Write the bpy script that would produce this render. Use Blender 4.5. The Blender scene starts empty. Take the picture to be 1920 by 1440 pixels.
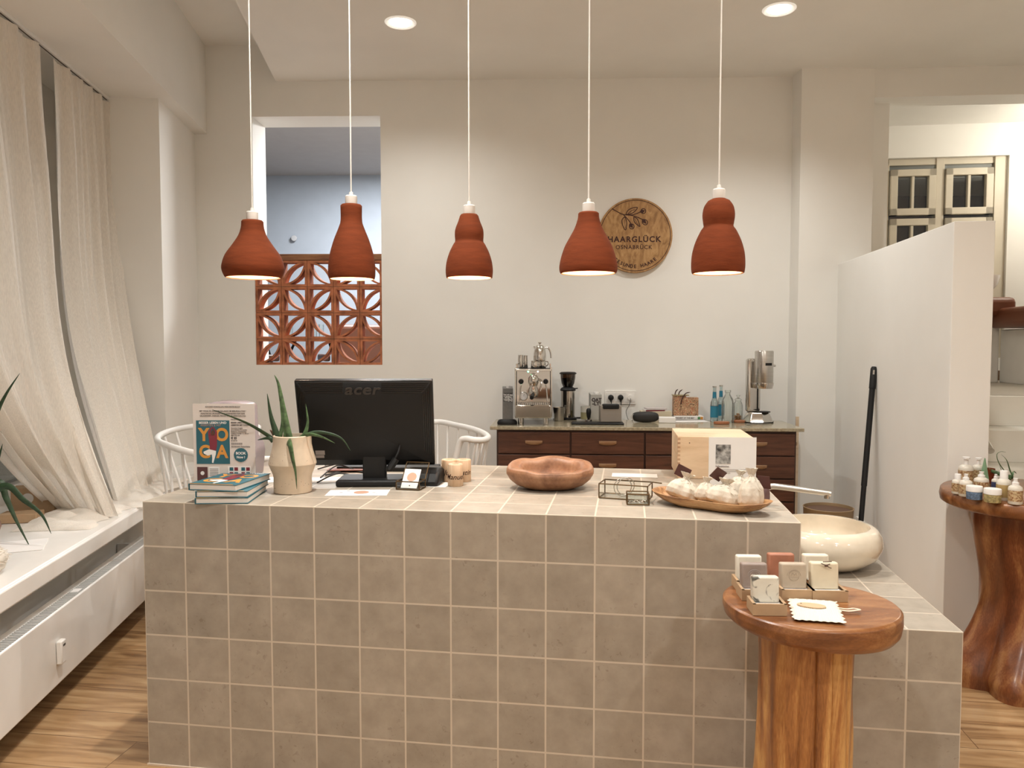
import bpy, bmesh, math, random
from mathutils import Vector, Matrix, noise
random.seed(7)
R = math.radians
sc = bpy.context.scene
col = sc.collection

# ------------------------------------------------------------------ camera
CAM_Z, F, PITCH = 1.418, 1442.0, math.atan(72 / 1442.0)
cd = bpy.data.cameras.new('camera'); cam = bpy.data.objects.new('camera', cd); col.objects.link(cam)
cd.sensor_width = 36; cd.lens = F / 1920 * 36; cd.clip_start = .02; cd.clip_end = 60
cam.location = (0, 0, CAM_Z); cam.rotation_euler = (math.pi / 2 - PITCH, 0, 0)
sc.camera = cam
# ------------------------------------------------------------------ world and exposure
w = bpy.data.worlds.new('night'); sc.world = w; w.use_nodes = True
w.node_tree.nodes['Background'].inputs[0].default_value = (.012, .014, .02, 1)
w.node_tree.nodes['Background'].inputs[1].default_value = .5
vs = sc.view_settings; vs.view_transform = 'Standard'; vs.look = 'None'; vs.gamma = 1; vs.use_curve_mapping = False
vs.exposure = 0.27
cy = sc.cycles
cy.max_bounces = 8; cy.diffuse_bounces = 5; cy.glossy_bounces = 4; cy.transmission_bounces = 6; cy.transparent_max_bounces = 12
cy.use_denoising = True; cy.sample_clamp_indirect = 4; cy.caustics_reflective = False; cy.caustics_refractive = False
cy.blur_glossy = 1.0
WARM = (1, .978, .925)
def lamp(name, kind, loc, power, color=WARM, size=.06, rot=(0, 0, 0), cone=None, blend=1, parent=None):
    l = bpy.data.lights.new(name, kind); l.energy = power; l.color = color
    if kind == 'AREA': l.shape = 'DISK'; l.size = size
    else: l.shadow_soft_size = size
    if cone: l.spot_size = R(cone); l.spot_blend = blend
    o = bpy.data.objects.new(name, l); col.objects.link(o); o.location = loc; o.rotation_euler = rot
    if parent: o.parent = parent
    return o

# ------------------------------------------------------------------ pixel rays of the calibrated photograph
_up = Vector((0, math.sin(PITCH), math.cos(PITCH))); _fw = Vector((0, math.cos(PITCH), -math.sin(PITCH)))
def ray(px, py): return _fw * F + Vector((1, 0, 0)) * (px - 960) + _up * (720 - py)
def onz(px, py, z): d = ray(px, py); t = (z - CAM_Z) / d.z; return Vector((0, 0, CAM_Z)) + d * t
def ony(px, py, Y): d = ray(px, py); t = Y / d.y; return Vector((0, 0, CAM_Z)) + d * t

# ------------------------------------------------------------------ mesh helpers
class MB:
    def __init__(s): s.v = []; s.f = []; s.m = []; s.T = Matrix.Identity(4)
    def at(s, x=0, y=0, z=0, rx=0, ry=0, rz=0, sc=1):
        s.T = Matrix.Translation((x, y, z)) @ Matrix.Rotation(R(rz), 4, 'Z') @ Matrix.Rotation(R(ry), 4, 'Y') @ Matrix.Rotation(R(rx), 4, 'X') @ Matrix.Scale(sc, 4); return s
    def add(s, vs, fs, m=0):
        b = len(s.v); s.v += [tuple(s.T @ Vector(p)) for p in vs]
        s.f += [tuple(i + b for i in f) for f in fs]; s.m += [m] * len(fs); return s
    def box(s, x0, x1, y0, y1, z0, z1, m=0):
        return s.add([(x0,y0,z0),(x1,y0,z0),(x1,y1,z0),(x0,y1,z0),(x0,y0,z1),(x1,y0,z1),(x1,y1,z1),(x0,y1,z1)],
            [(0,3,2,1),(4,5,6,7),(0,1,5,4),(1,2,6,5),(2,3,7,6),(3,0,4,7)], m)
    def cbox(s, cx, cy, cz, sx, sy, sz, m=0): return s.box(cx-sx/2,cx+sx/2,cy-sy/2,cy+sy/2,cz-sz/2,cz+sz/2,m)
    def lathe(s, prof, c=(0,0,0), n=32, m=0, ex=1, ey=1):
        vs = []; fs = []
        for r, z in prof:
            for k in range(n):
                a = 2*math.pi*k/n; vs.append((c[0]+r*ex*math.cos(a), c[1]+r*ey*math.sin(a), c[2]+z))
        L = len(prof)
        for i in range(L-1):
            for k in range(n):
                k2 = (k+1) % n; fs.append((i*n+k, i*n+k2, (i+1)*n+k2, (i+1)*n+k))
        if prof[0][0] > 1e-6: fs.append(tuple(range(n-1,-1,-1)))
        if prof[-1][0] > 1e-6: fs.append(tuple((L-1)*n+k for k in range(n)))
        return s.add(vs, fs, m)
    def lathe_open(s, prof, c=(0,0,0), n=32, m=0):
        k0 = len(s.f); s.lathe(prof, c, n, m)
        for _ in range((prof[0][0] > 1e-6) + (prof[-1][0] > 1e-6)): s.f.pop(); s.m.pop()
        return s
    def cyl(s, c, r, h, n=24, m=0, r2=None): return s.lathe([(r,0),(r if r2 is None else r2,h)], c, n, m)
    def tube(s, pts, r, n=10, m=0, flat=1.0, caps=True, upv=(0,0,1)):
        pts = [Vector(p) for p in pts]; N = len(pts)
        rr = r if isinstance(r, (list, tuple)) else [r]*N
        vs = []; fs = []; u = None
        for i, p in enumerate(pts):
            t = (pts[min(i+1,N-1)] - pts[max(i-1,0)]).normalized()
            if u is None:
                u = Vector(upv); u = u - t*u.dot(t)
                if u.length < 1e-4: u = Vector((1,0,0)) - t*t.x
            else: u = u - t*u.dot(t)
            u.normalize(); b = t.cross(u)
            for k in range(n):
                a = 2*math.pi*k/n; vs.append(tuple(p + b*(math.cos(a)*rr[i]) + u*(math.sin(a)*rr[i]*flat)))
        for i in range(N-1):
            for k in range(n):
                k2=(k+1)%n; fs.append((i*n+k, i*n+k2, (i+1)*n+k2, (i+1)*n+k))
        if caps: fs.append(tuple(range(n-1,-1,-1))); fs.append(tuple((N-1)*n+k for k in range(n)))
        return s.add(vs, fs, m)
    def prism(s, poly, z0, z1, m=0):                      # polygon in local xy, extruded in z
        n = len(poly); vs = [(x,y,z0) for x,y in poly] + [(x,y,z1) for x,y in poly]
        fs = [tuple(range(n-1,-1,-1)), tuple(range(n,2*n))] + [(i,(i+1)%n,n+(i+1)%n,n+i) for i in range(n)]
        return s.add(vs, fs, m)
    def prism_y(s, poly, y0, y1, m=0):                    # polygon in xz, extruded in y
        n = len(poly); vs = [(x,y0,z) for x,z in poly] + [(x,y1,z) for x,z in poly]
        fs = [tuple(range(n)), tuple(range(2*n-1,n-1,-1))] + [((i+1)%n,i,n+i,n+(i+1)%n) for i in range(n)]
        return s.add(vs, fs, m)
    def grid(s, fn, nu, nv, m=0, closed_u=False):
        vs = [tuple(fn(i/(nu if closed_u else nu-1), j/(nv-1))) for j in range(nv) for i in range(nu)]; fs = []
        for j in range(nv-1):
            for i in range(nu if closed_u else nu-1):
                i2 = (i+1) % nu; fs.append((j*nu+i, j*nu+i2, (j+1)*nu+i2, (j+1)*nu+i))
        return s.add(vs, fs, m)
def disc(r, z=0, t=.0005, n=32): return MB().lathe([(0, z), (r, z), (r, z+t), (0, z+t)], n=n)
def text_mesh(txt, size, ext=.0003, font_bold=0.0, align='CENTER', space=1.0, shear=0):
    c = bpy.data.curves.new('lettering', 'FONT'); c.body = txt; c.size = size; c.extrude = ext; c.align_x = align; c.align_y = 'CENTER'
    c.offset = font_bold; c.space_character = space; c.resolution_u = 4; c.shear = shear
    o = bpy.data.objects.new('lettering', c); col.objects.link(o)
    bpy.context.view_layer.update()
    me = bpy.data.meshes.new_from_object(o.evaluated_get(bpy.context.evaluated_depsgraph_get()))
    vs = [tuple(v.co) for v in me.vertices]; fs = [tuple(p.vertices) for p in me.polygons]
    bpy.data.objects.remove(o); bpy.data.curves.remove(c); bpy.data.meshes.remove(me)
    return vs, fs
def addtext(mb, txt, size, m=0, fn=None, **k):
    vs, fs = text_mesh(txt, size, **k)
    if fn: vs = [fn(v) for v in vs]
    return mb.add(vs, fs, m)
def stand(x=0, y=0, z=0):                                  # text plane (x,y) -> upright facing -y
    return lambda v: (x + v[0], y - v[2], z + v[1])

def link(name, mb, mats, parent=None, loc=(0,0,0), rz=0, bevel=0, smooth=35, sub=0, solid=0, rx=0, ry=0, fix=True, seg=2):
    me = bpy.data.meshes.new(name); me.from_pydata(mb.v, [], mb.f)
    for m in (mats if isinstance(mats, (list, tuple)) else [mats]): me.materials.append(m)
    if len(me.materials) > 1: me.polygons.foreach_set('material_index', mb.m)
    if fix:
        bm = bmesh.new(); bm.from_mesh(me); bmesh.ops.remove_doubles(bm, verts=bm.verts, dist=1e-6)
        bmesh.ops.recalc_face_normals(bm, faces=bm.faces); bm.to_mesh(me); bm.free()
    if smooth:
        me.polygons.foreach_set('use_smooth', [True]*len(me.polygons)); me.set_sharp_from_angle(angle=R(smooth))
    me.update()
    o = bpy.data.objects.new(name, me); col.objects.link(o)
    o.location = loc; o.rotation_euler = (R(rx), R(ry), R(rz))
    if parent: o.parent = parent
    if solid: d = o.modifiers.new('thickness', 'SOLIDIFY'); d.thickness = solid; d.offset = 0
    if bevel:
        b = o.modifiers.new('edges', 'BEVEL'); b.width = bevel; b.segments = seg; b.limit_method = 'ANGLE'; b.angle_limit = R(40); b.harden_normals = False
    if sub: q = o.modifiers.new('soft', 'SUBSURF'); q.levels = sub; q.render_levels = sub
    return o
def tag(o, label=None, cat=None, group=None, kind=None):
    if label: o['label'] = label
    if cat: o['category'] = cat
    if group: o['group'] = group
    if kind: o['kind'] = kind
    return o
def thing(name, label, cat, loc=(0,0,0), rz=0, group=None):
    o = bpy.data.objects.new(name, None); col.objects.link(o); o.empty_display_size = .05
    o.location = loc; o.rotation_euler = (0, 0, R(rz)); return tag(o, label, cat, group)
def solo(name, mb, mats, label, cat, group=None, **k): return tag(link(name, mb, mats, **k), label, cat, group)
def struct(name, mb, mats, label=None, **k): return tag(link(name, mb, mats, **k), label, kind='structure')
def dup(root, loc, rz=None, label=None, group=None):
    r = root.copy(); col.objects.link(r); r.location = loc
    if rz is not None: r.rotation_euler = (0, 0, R(rz))
    if label: r['label'] = label
    if group: r['group'] = group
    for ch in list(root.children):
        c = ch.copy(); col.objects.link(c); c.parent = r
        for g in ch.children: d = g.copy(); col.objects.link(d); d.parent = c
    return r
def smoothpath(pts, n=8):
    P = [Vector(p) for p in pts]; out = []
    for i in range(len(P)-1):
        p0 = P[max(i-1,0)]; p1 = P[i]; p2 = P[i+1]; p3 = P[min(i+2,len(P)-1)]
        for k in range(n):
            t = k/n; out.append(.5*((2*p1)+(p2-p0)*t+(2*p0-5*p1+4*p2-p3)*t*t+(3*p1-p0-3*p2+p3)*t**3))
    out.append(P[-1]); return out

# ------------------------------------------------------------------ materials
def nodes(name):
    m = bpy.data.materials.new(name); m.use_nodes = True; nt = m.node_tree
    return m, nt, nt.nodes['Principled BSDF'], nt.nodes, nt.links
def N(nt, t, **k):
    n = nt.nodes.new(t)
    for a, b in k.items(): setattr(n, a, b)
    return n
def mat(name, c, rough=.5, metal=0, var=0, vscale=8, bump=0, bscale=150, coat=0, emit=0, ecol=None, stretch=None, spec=None, c2=None, sss=0):
    m, nt, p, ns, L = nodes(name)
    p.inputs['Base Color'].default_value = (*c, 1); p.inputs['Roughness'].default_value = rough; p.inputs['Metallic'].default_value = metal
    if coat: p.inputs['Coat Weight'].default_value = coat; p.inputs['Coat Roughness'].default_value = .08
    if spec is not None: p.inputs['Specular IOR Level'].default_value = spec
    if sss: p.inputs['Subsurface Weight'].default_value = sss; p.inputs['Subsurface Radius'].default_value = (.02,.015,.01); p.inputs['Subsurface Scale'].default_value = .5
    if emit: p.inputs['Emission Color'].default_value = (*(ecol or c), 1); p.inputs['Emission Strength'].default_value = emit
    tc = N(nt, 'ShaderNodeTexCoord'); mp = N(nt, 'ShaderNodeMapping'); L.new(tc.outputs['Object'], mp.inputs[0])
    if stretch: mp.inputs['Scale'].default_value = stretch
    n1 = N(nt, 'ShaderNodeTexNoise'); n1.inputs['Scale'].default_value = vscale; n1.inputs['Detail'].default_value = 6; L.new(mp.outputs[0], n1.inputs[0])
    v = max(var, .02)
    a = tuple(x*(1-v) for x in c); b = c2 if c2 else tuple(min(1, x*(1+v)) for x in c)
    cr = N(nt, 'ShaderNodeValToRGB'); cr.color_ramp.elements[0].position = .35; cr.color_ramp.elements[1].position = .65
    cr.color_ramp.elements[0].color = (*a, 1); cr.color_ramp.elements[1].color = (*b, 1)
    L.new(n1.outputs[0], cr.inputs[0]); L.new(cr.outputs[0], p.inputs['Base Color'])
    if bump:
        n2 = N(nt, 'ShaderNodeTexNoise'); n2.inputs['Scale'].default_value = bscale; n2.inputs['Detail'].default_value = 3; L.new(mp.outputs[0], n2.inputs[0])
        bp = N(nt, 'ShaderNodeBump'); bp.inputs['Strength'].default_value = bump; bp.inputs['Distance'].default_value = .002
        L.new(n2.outputs[0], bp.inputs['Height']); L.new(bp.outputs[0], p.inputs['Normal'])
    return m
def wood(name, dark, mid, light, scale=(1, 8, 8), rough=.4, ring=2.0, coat=0, dist=1.5, fine=40):
    m, nt, p, ns, L = nodes(name)
    tc = N(nt, 'ShaderNodeTexCoord'); mp = N(nt, 'ShaderNodeMapping'); mp.inputs['Scale'].default_value = scale; L.new(tc.outputs['Object'], mp.inputs[0])
    n1 = N(nt, 'ShaderNodeTexNoise'); n1.inputs['Scale'].default_value = ring; n1.inputs['Detail'].default_value = 5; n1.inputs['Distortion'].default_value = dist; L.new(mp.outputs[0], n1.inputs[0])
    n2 = N(nt, 'ShaderNodeTexNoise'); n2.inputs['Scale'].default_value = fine; n2.inputs['Detail'].default_value = 3; L.new(mp.outputs[0], n2.inputs[0])
    mx = N(nt, 'ShaderNodeMath', operation='MULTIPLY_ADD'); mx.inputs[1].default_value = .25; L.new(n2.outputs[0], mx.inputs[0])
    ad = N(nt, 'ShaderNodeMath', operation='SUBTRACT'); L.new(n1.outputs[0], ad.inputs[0]); ad.inputs[1].default_value = .125; L.new(ad.outputs[0], mx.inputs[2])
    cr = N(nt, 'ShaderNodeValToRGB'); e = cr.color_ramp.elements
    e[0].position = .32; e[0].color = (*dark, 1); e[1].position = .68; e[1].color = (*light, 1)
    k = e.new(.5); k.color = (*mid, 1)
    L.new(mx.outputs[0], cr.inputs[0]); L.new(cr.outputs[0], p.inputs['Base Color'])
    p.inputs['Roughness'].default_value = rough
    if coat: p.inputs['Coat Weight'].default_value = coat; p.inputs['Coat Roughness'].default_value = .15
    bp = N(nt, 'ShaderNodeBump'); bp.inputs['Strength'].default_value = .15; bp.inputs['Distance'].default_value = .001
    L.new(mx.outputs[0], bp.inputs['Height']); L.new(bp.outputs[0], p.inputs['Normal'])
    return m
def glassy(name, tint=(.95,.97,.96), refl=.12, rough=.02):
    m = bpy.data.materials.new(name); m.use_nodes = True; nt = m.node_tree; L = nt.links
    for n in list(nt.nodes):
        if n.type == 'BSDF_PRINCIPLED': nt.nodes.remove(n)
    out = [n for n in nt.nodes if n.type == 'OUTPUT_MATERIAL'][0]
    t = N(nt, 'ShaderNodeBsdfTransparent'); t.inputs[0].default_value = (*tint, 1)
    g = N(nt, 'ShaderNodeBsdfGlossy'); g.inputs['Roughness'].default_value = rough; g.inputs[0].default_value = (1,1,1,1)
    lw = N(nt, 'ShaderNodeLayerWeight'); lw.inputs[0].default_value = .3
    ma = N(nt, 'ShaderNodeMath', operation='MULTIPLY_ADD'); ma.inputs[1].default_value = .7; ma.inputs[2].default_value = refl*.3; L.new(lw.outputs['Fresnel'], ma.inputs[0]); ma.use_clamp = True
    mx = N(nt, 'ShaderNodeMixShader'); L.new(ma.outputs[0], mx.inputs[0]); L.new(t.outputs[0], mx.inputs[1]); L.new(g.outputs[0], mx.inputs[2])
    L.new(mx.outputs[0], out.inputs[0]); return m
def cloth(name, c, trans=.45, weave=900, alpha=0):
    m = bpy.data.materials.new(name); m.use_nodes = True; nt = m.node_tree; L = nt.links
    for n in list(nt.nodes):
        if n.type == 'BSDF_PRINCIPLED': nt.nodes.remove(n)
    out = [n for n in nt.nodes if n.type == 'OUTPUT_MATERIAL'][0]
    tc = N(nt, 'ShaderNodeTexCoord'); mp = N(nt, 'ShaderNodeMapping'); L.new(tc.outputs['Object'], mp.inputs[0]); mp.inputs['Scale'].default_value = (1, 1, .12)
    nz = N(nt, 'ShaderNodeTexNoise'); nz.inputs['Scale'].default_value = weave*.35; nz.inputs['Detail'].default_value = 4; L.new(mp.outputs[0], nz.inputs[0])
    cr = N(nt, 'ShaderNodeValToRGB'); cr.color_ramp.elements[0].color = (*[x*.94 for x in c], 1); cr.color_ramp.elements[1].color = (*[min(1, x*1.06) for x in c], 1)
    cr.color_ramp.elements[0].position = .35; cr.color_ramp.elements[1].position = .65; L.new(nz.outputs[0], cr.inputs[0])
    d = N(nt, 'ShaderNodeBsdfDiffuse'); t = N(nt, 'ShaderNodeBsdfTranslucent'); L.new(cr.outputs[0], d.inputs[0]); L.new(cr.outputs[0], t.inputs[0])
    bp = N(nt, 'ShaderNodeBump'); bp.inputs['Strength'].default_value = .35; bp.inputs['Distance'].default_value = .002; L.new(nz.outputs[0], bp.inputs['Height']); L.new(bp.outputs[0], d.inputs['Normal'])
    mx = N(nt, 'ShaderNodeMixShader'); mx.inputs[0].default_value = trans; L.new(d.outputs[0], mx.inputs[1]); L.new(t.outputs[0], mx.inputs[2])
    if alpha:
        tr = N(nt, 'ShaderNodeBsdfTransparent'); m2 = N(nt, 'ShaderNodeMixShader'); m2.inputs[0].default_value = alpha
        L.new(mx.outputs[0], m2.inputs[1]); L.new(tr.outputs[0], m2.inputs[2]); L.new(m2.outputs[0], out.inputs[0])
    else: L.new(mx.outputs[0], out.inputs[0])
    return m
def tile_mat():
    m, nt, p, ns, L = nodes('limestone tile'); T = .15
    tc = N(nt, 'ShaderNodeTexCoord'); sx = N(nt, 'ShaderNodeSeparateXYZ'); L.new(tc.outputs['Object'], sx.inputs[0])
    sn = N(nt, 'ShaderNodeSeparateXYZ'); L.new(tc.outputs['Normal'], sn.inputs[0])
    def mth(op, a, b=None, c=None):
        n = N(nt, 'ShaderNodeMath', operation=op)
        for i, q in enumerate((a, b, c)):
            if q is None: continue
            if isinstance(q, (int, float)): n.inputs[i].default_value = q
            else: L.new(q, n.inputs[i])
        return n.outputs[0]
    masks = []; cells = []
    for ax in 'XYZ':
        q = mth('DIVIDE', sx.outputs[ax], T)
        r = mth('ADD', q, .5); fr = mth('FRACT', r); dd = mth('ABSOLUTE', mth('SUBTRACT', fr, .5))
        g = mth('LESS_THAN', dd, .0185)
        flat = mth('LESS_THAN', mth('ABSOLUTE', sn.outputs[ax]), .7)
        masks.append(mth('MULTIPLY', g, flat)); cells.append(mth('FLOOR', mth('MULTIPLY_ADD', sn.outputs[ax], -.01, q)))
    gm = mth('MAXIMUM', masks[0], mth('MAXIMUM', masks[1], masks[2]))
    cb = N(nt, 'ShaderNodeCombineXYZ')
    for i in range(3): L.new(cells[i], cb.inputs[i])
    wn = N(nt, 'ShaderNodeTexWhiteNoise'); L.new(cb.outputs[0], wn.inputs['Vector'])
    # per tile offset of the stone pattern
    va = N(nt, 'ShaderNodeVectorMath', operation='MULTIPLY_ADD'); L.new(wn.outputs['Color'], va.inputs[0]); va.inputs[1].default_value = (9, 9, 9); L.new(tc.outputs['Object'], va.inputs[2])
    n1 = N(nt, 'ShaderNodeTexNoise'); n1.inputs['Scale'].default_value = 14; n1.inputs['Detail'].default_value = 8; n1.inputs['Roughness'].default_value = .6; L.new(va.outputs[0], n1.inputs[0])
    cr = N(nt, 'ShaderNodeValToRGB'); e = cr.color_ramp.elements; e[0].position = .3; e[0].color = (.315, .275, .225, 1); e[1].position = .72; e[1].color = (.41, .365, .305, 1)
    L.new(n1.outputs[0], cr.inputs[0])
    hs = N(nt, 'ShaderNodeHueSaturation'); L.new(cr.outputs[0], hs.inputs['Color']); L.new(mth('MULTIPLY_ADD', wn.outputs['Value'], .16, .92), hs.inputs['Value'])
    n2 = N(nt, 'ShaderNodeTexNoise'); n2.inputs['Scale'].default_value = 75; n2.inputs['Detail'].default_value = 2; n2.inputs['Distortion'].default_value = .8; L.new(va.outputs[0], n2.inputs[0])
    n3 = N(nt, 'ShaderNodeTexNoise'); n3.inputs['Scale'].default_value = 9; L.new(va.outputs[0], n3.inputs[0])
    sp = N(nt, 'ShaderNodeMapRange'); sp.inputs[1].default_value = .62; sp.inputs[2].default_value = .70; L.new(n2.outputs[0], sp.inputs[0])
    sp2 = N(nt, 'ShaderNodeMapRange'); sp2.inputs[1].default_value = .45; sp2.inputs[2].default_value = .65; L.new(n3.outputs[0], sp2.inputs[0])
    spk = mth('MULTIPLY', mth('MULTIPLY', sp.outputs[0], sp2.outputs[0]), .42)
    m1 = N(nt, 'ShaderNodeMixRGB'); L.new(spk, m1.inputs[0]); L.new(hs.outputs[0], m1.inputs[1]); m1.inputs[2].default_value = (.17, .13, .095, 1)
    m2 = N(nt, 'ShaderNodeMixRGB'); L.new(gm, m2.inputs[0]); L.new(m1.outputs[0], m2.inputs[1]); m2.inputs[2].default_value = (.60, .53, .44, 1)
    L.new(m2.outputs[0], p.inputs['Base Color']); p.inputs['Roughness'].default_value = .42
    bp = N(nt, 'ShaderNodeBump'); bp.invert = True; bp.inputs['Strength'].default_value = .5; bp.inputs['Distance'].default_value = .0015; L.new(gm, bp.inputs['Height']); L.new(bp.outputs[0], p.inputs['Normal'])
    return m
def floor_mat():
    m, nt, p, ns, L = nodes('oak plank floor')
    tc = N(nt, 'ShaderNodeTexCoord')
    br = N(nt, 'ShaderNodeTexBrick'); L.new(tc.outputs['Object'], br.inputs[0]); br.offset = .37
    br.inputs['Scale'].default_value = 1; br.inputs['Brick Width'].default_value = 1.25; br.inputs['Row Height'].default_value = .19; br.inputs['Mortar Size'].default_value = .0015
    br.inputs['Color1'].default_value = (.1,.1,.1,1); br.inputs['Color2'].default_value = (.9,.9,.9,1); br.inputs['Mortar'].default_value = (0,0,0,1)
    va = N(nt, 'ShaderNodeVectorMath', operation='MULTIPLY_ADD'); L.new(br.outputs['Color'], va.inputs[0]); va.inputs[1].default_value = (7, 7, 7); L.new(tc.outputs['Object'], va.inputs[2])
    mp = N(nt, 'ShaderNodeMapping'); mp.inputs['Scale'].default_value = (1.1, 11, 1); L.new(va.outputs[0], mp.inputs[0])
    n1 = N(nt, 'ShaderNodeTexNoise'); n1.inputs['Scale'].default_value = 2.2; n1.inputs['Detail'].default_value = 7; n1.inputs['Distortion'].default_value = .8; L.new(mp.outputs[0], n1.inputs[0])
    cr = N(nt, 'ShaderNodeValToRGB'); e = cr.color_ramp.elements; e[0].position = .3; e[0].color = (.20,.105,.045,1); e[1].position = .68; e[1].color = (.50,.33,.175,1)
    k = e.new(.5); k.color = (.38,.225,.105,1)
    L.new(n1.outputs[0], cr.inputs[0])
    mx = N(nt, 'ShaderNodeMixRGB'); mx.blend_type = 'MULTIPLY'; L.new(br.outputs['Fac'], mx.inputs[0]); L.new(cr.outputs[0], mx.inputs[1]); mx.inputs[2].default_value = (.35,.28,.22,1)
    L.new(mx.outputs[0], p.inputs['Base Color']); p.inputs['Roughness'].default_value = .38
    return m
WALL = mat('warm white wall paint', (.86, .85, .815), .85, var=.012, vscale=2, bump=.05, bscale=90)
WHITE = mat('white lacquer', (.82, .80, .77), .25)
WHITEM = mat('white matte', (.80, .79, .77), .6)
BLUE = mat('blue grey wall paint', (.355, .40, .46), .85, var=.02)
TILE = tile_mat(); FLOOR = floor_mat()
TERRA = mat('terracotta clay', (.165, .036, .011), .9, spec=.2, var=.12, vscale=12, bump=.35, bscale=60, stretch=(1,1,6))
TERRALIT = mat('terracotta lit inside', (.60, .30, .16), .8)  # same clay made paler: the bulb's light is put into the inner colour
BRICK = mat('breeze block clay', (.42, .15, .07), .85, var=.28, vscale=18, bump=.3, bscale=120)
MORTAR = mat('mortar', (.33, .27, .20), .9, var=.15, vscale=30)
CHROME = mat('polished steel', (.62, .60, .57), .12, 1)
STEEL = mat('brushed steel', (.55, .53, .50), .28, 1, stretch=(1,1,20), var=.06)
BLACK = mat('black plastic', (.009, .009, .0095), .5, spec=.3)
BLACKG = mat('black gloss', (.012, .012, .013), .25, spec=.4)
RUBBER = mat('black rubber', (.015, .014, .014), .6)
GREYP = mat('lilac grey plastic', (.25, .215, .235), .4)
OLIVE = wood('olive wood', (.18, .075, .025), (.43, .23, .10), (.58, .36, .18), (2, 10, 10), .4, 1.8)
TEAK = wood('teak root wood', (.17, .075, .038), (.29, .145, .078), (.40, .225, .13), (2.5, 2.5, 2.5), .45, 2.0)
STOOL = wood('stool seat wood', (.12, .040, .014), (.235, .090, .030), (.38, .18, .07), (2, 9, 9), .30, 1.3, coat=.25)
STEM = wood('stool stem wood', (.15, .05, .016), (.36, .15, .045), (.60, .34, .12), (9, 9, 1.2), .33, 1.5, coat=.2)
STUMP = wood('stump wood', (.10, .028, .010), (.21, .068, .024), (.40, .19, .07), (6, 6, 1.2), .3, 1.2, coat=.3)
CABW = wood('dark walnut veneer', (.058, .021, .011), (.090, .033, .017), (.12, .046, .025), (1.2, 9, 14), .42, 2)
CABD = mat('cabinet carcass', (.055, .022, .013), .5)
HANDLE = wood('pale handle wood', (.36, .22, .13), (.45, .29, .18), (.52, .36, .23), (3, 20, 20), .5)
STONE = mat('beige stone top', (.36, .31, .215), .12, var=.22, vscale=60)
PINE = wood('pale pine', (.58, .43, .28), (.66, .51, .35), (.72, .58, .42), (1, 10, 10), .5, 1.2)
BEECH = wood('beech wood', (.52, .35, .22), (.58, .41, .27), (.64, .47, .33), (14, 14, 1), .5, 2)
OAKS = wood('oak sign wood', (.26, .13, .045), (.40, .22, .085), (.50, .30, .13), (14, 6, 1.4), .45, 1.6)
BURN = mat('burnt engraving', (.05, .014, .008), .7)
SHADE = mat('cord white', (.72, .68, .63), .5)
CARD = mat('kraft cardboard', (.43, .29, .17), .75, var=.05, vscale=30)
PAPER = mat('white paper', (.80, .78, .76), .7)
SIGNP = mat('poster paper', (.66, .60, .56), .7)
INK = mat('dark ink', (.05, .04, .04), .7); INKG = mat('grey ink', (.30, .27, .26), .7)
TEAL = mat('teal print', (.018, .11, .145), .5); ORANGE = mat('orange print', (.62, .27, .045), .5)
MAROON = mat('maroon print', (.20, .022, .038), .5); SKIN = mat('dark skin print', (.10, .035, .02), .6); PINKP = mat('pink print', (.42, .12, .16), .5)
ALOE = mat('aloe leaf', (.075, .135, .055), .45, var=.45, vscale=70); ALOED = mat('dark aloe leaf', (.022, .05, .02), .45, var=.3, vscale=60); DRY = mat('dry leaf tip', (.13, .07, .02), .7)
SPECK = mat('speckled cream ceramic', (.60, .49, .37), .45, var=.05, vscale=25)
SOIL = mat('soil', (.05, .032, .02), .95)
LINEN = cloth('cream linen gauze', (.90, .85, .78), .28, alpha=.02)
COTTON = mat('raw cotton', (.60, .54, .45), .9, var=.06, vscale=40, bump=.5, bscale=350)
BAGM = mat('crumpled cotton', (.63, .57, .48), .9, var=.05, vscale=40, bump=1.0, bscale=75)
MARBLE = mat('cream marble', (.72, .64, .52), .10, var=.10, vscale=9, coat=.6)
BRASS = mat('aged dark brass', (.12, .075, .035), .4, .8)
GLASS = glassy('clear glass'); GLASSB = glassy('bottle glass', (.86,.92,.93), .25)
SMOKE = glassy('smoked hopper', (.22,.15,.10), .2)
LEATHER = mat('brown leather', (.17, .055, .026), .4, bump=.1, bscale=200)
LEATHD = mat('dark brown leather', (.055, .020, .012), .45)
BINM = mat('bronze bin metal', (.27, .185, .10), .45, .2); BIND = mat('bin inside', (.10, .05, .03), .6)
WINF = mat('cream window frame paint', (.62, .565, .46), .5)
GRILL = mat('radiator grille grey', (.58, .57, .55), .5)
STEPM = mat('white stair stone', (.84, .82, .76), .6)
RAISED = mat('raised floor tile', (.50, .45, .38), .35)
LAMPON = mat('lamp glow', (1, .93, .82), .5, emit=14, ecol=(1, .90, .76))
BULB = mat('bulb glow', (1, .85, .62), .5, emit=12, ecol=(1, .80, .55))

# ------------------------------------------------------------------ setting
AL, AC, AB = 7.7, -8.2, -1.5             # headings of the window wall, the counter and the back wall
CEIL, BY = 3.34, 5.66
cB, sB = math.cos(R(AB)), math.sin(R(AB))
# floor
struct('floor', MB().box(-3.2, 6.0, -3.2, 9.5, -.06, 0), FLOOR, rz=AC)
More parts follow.
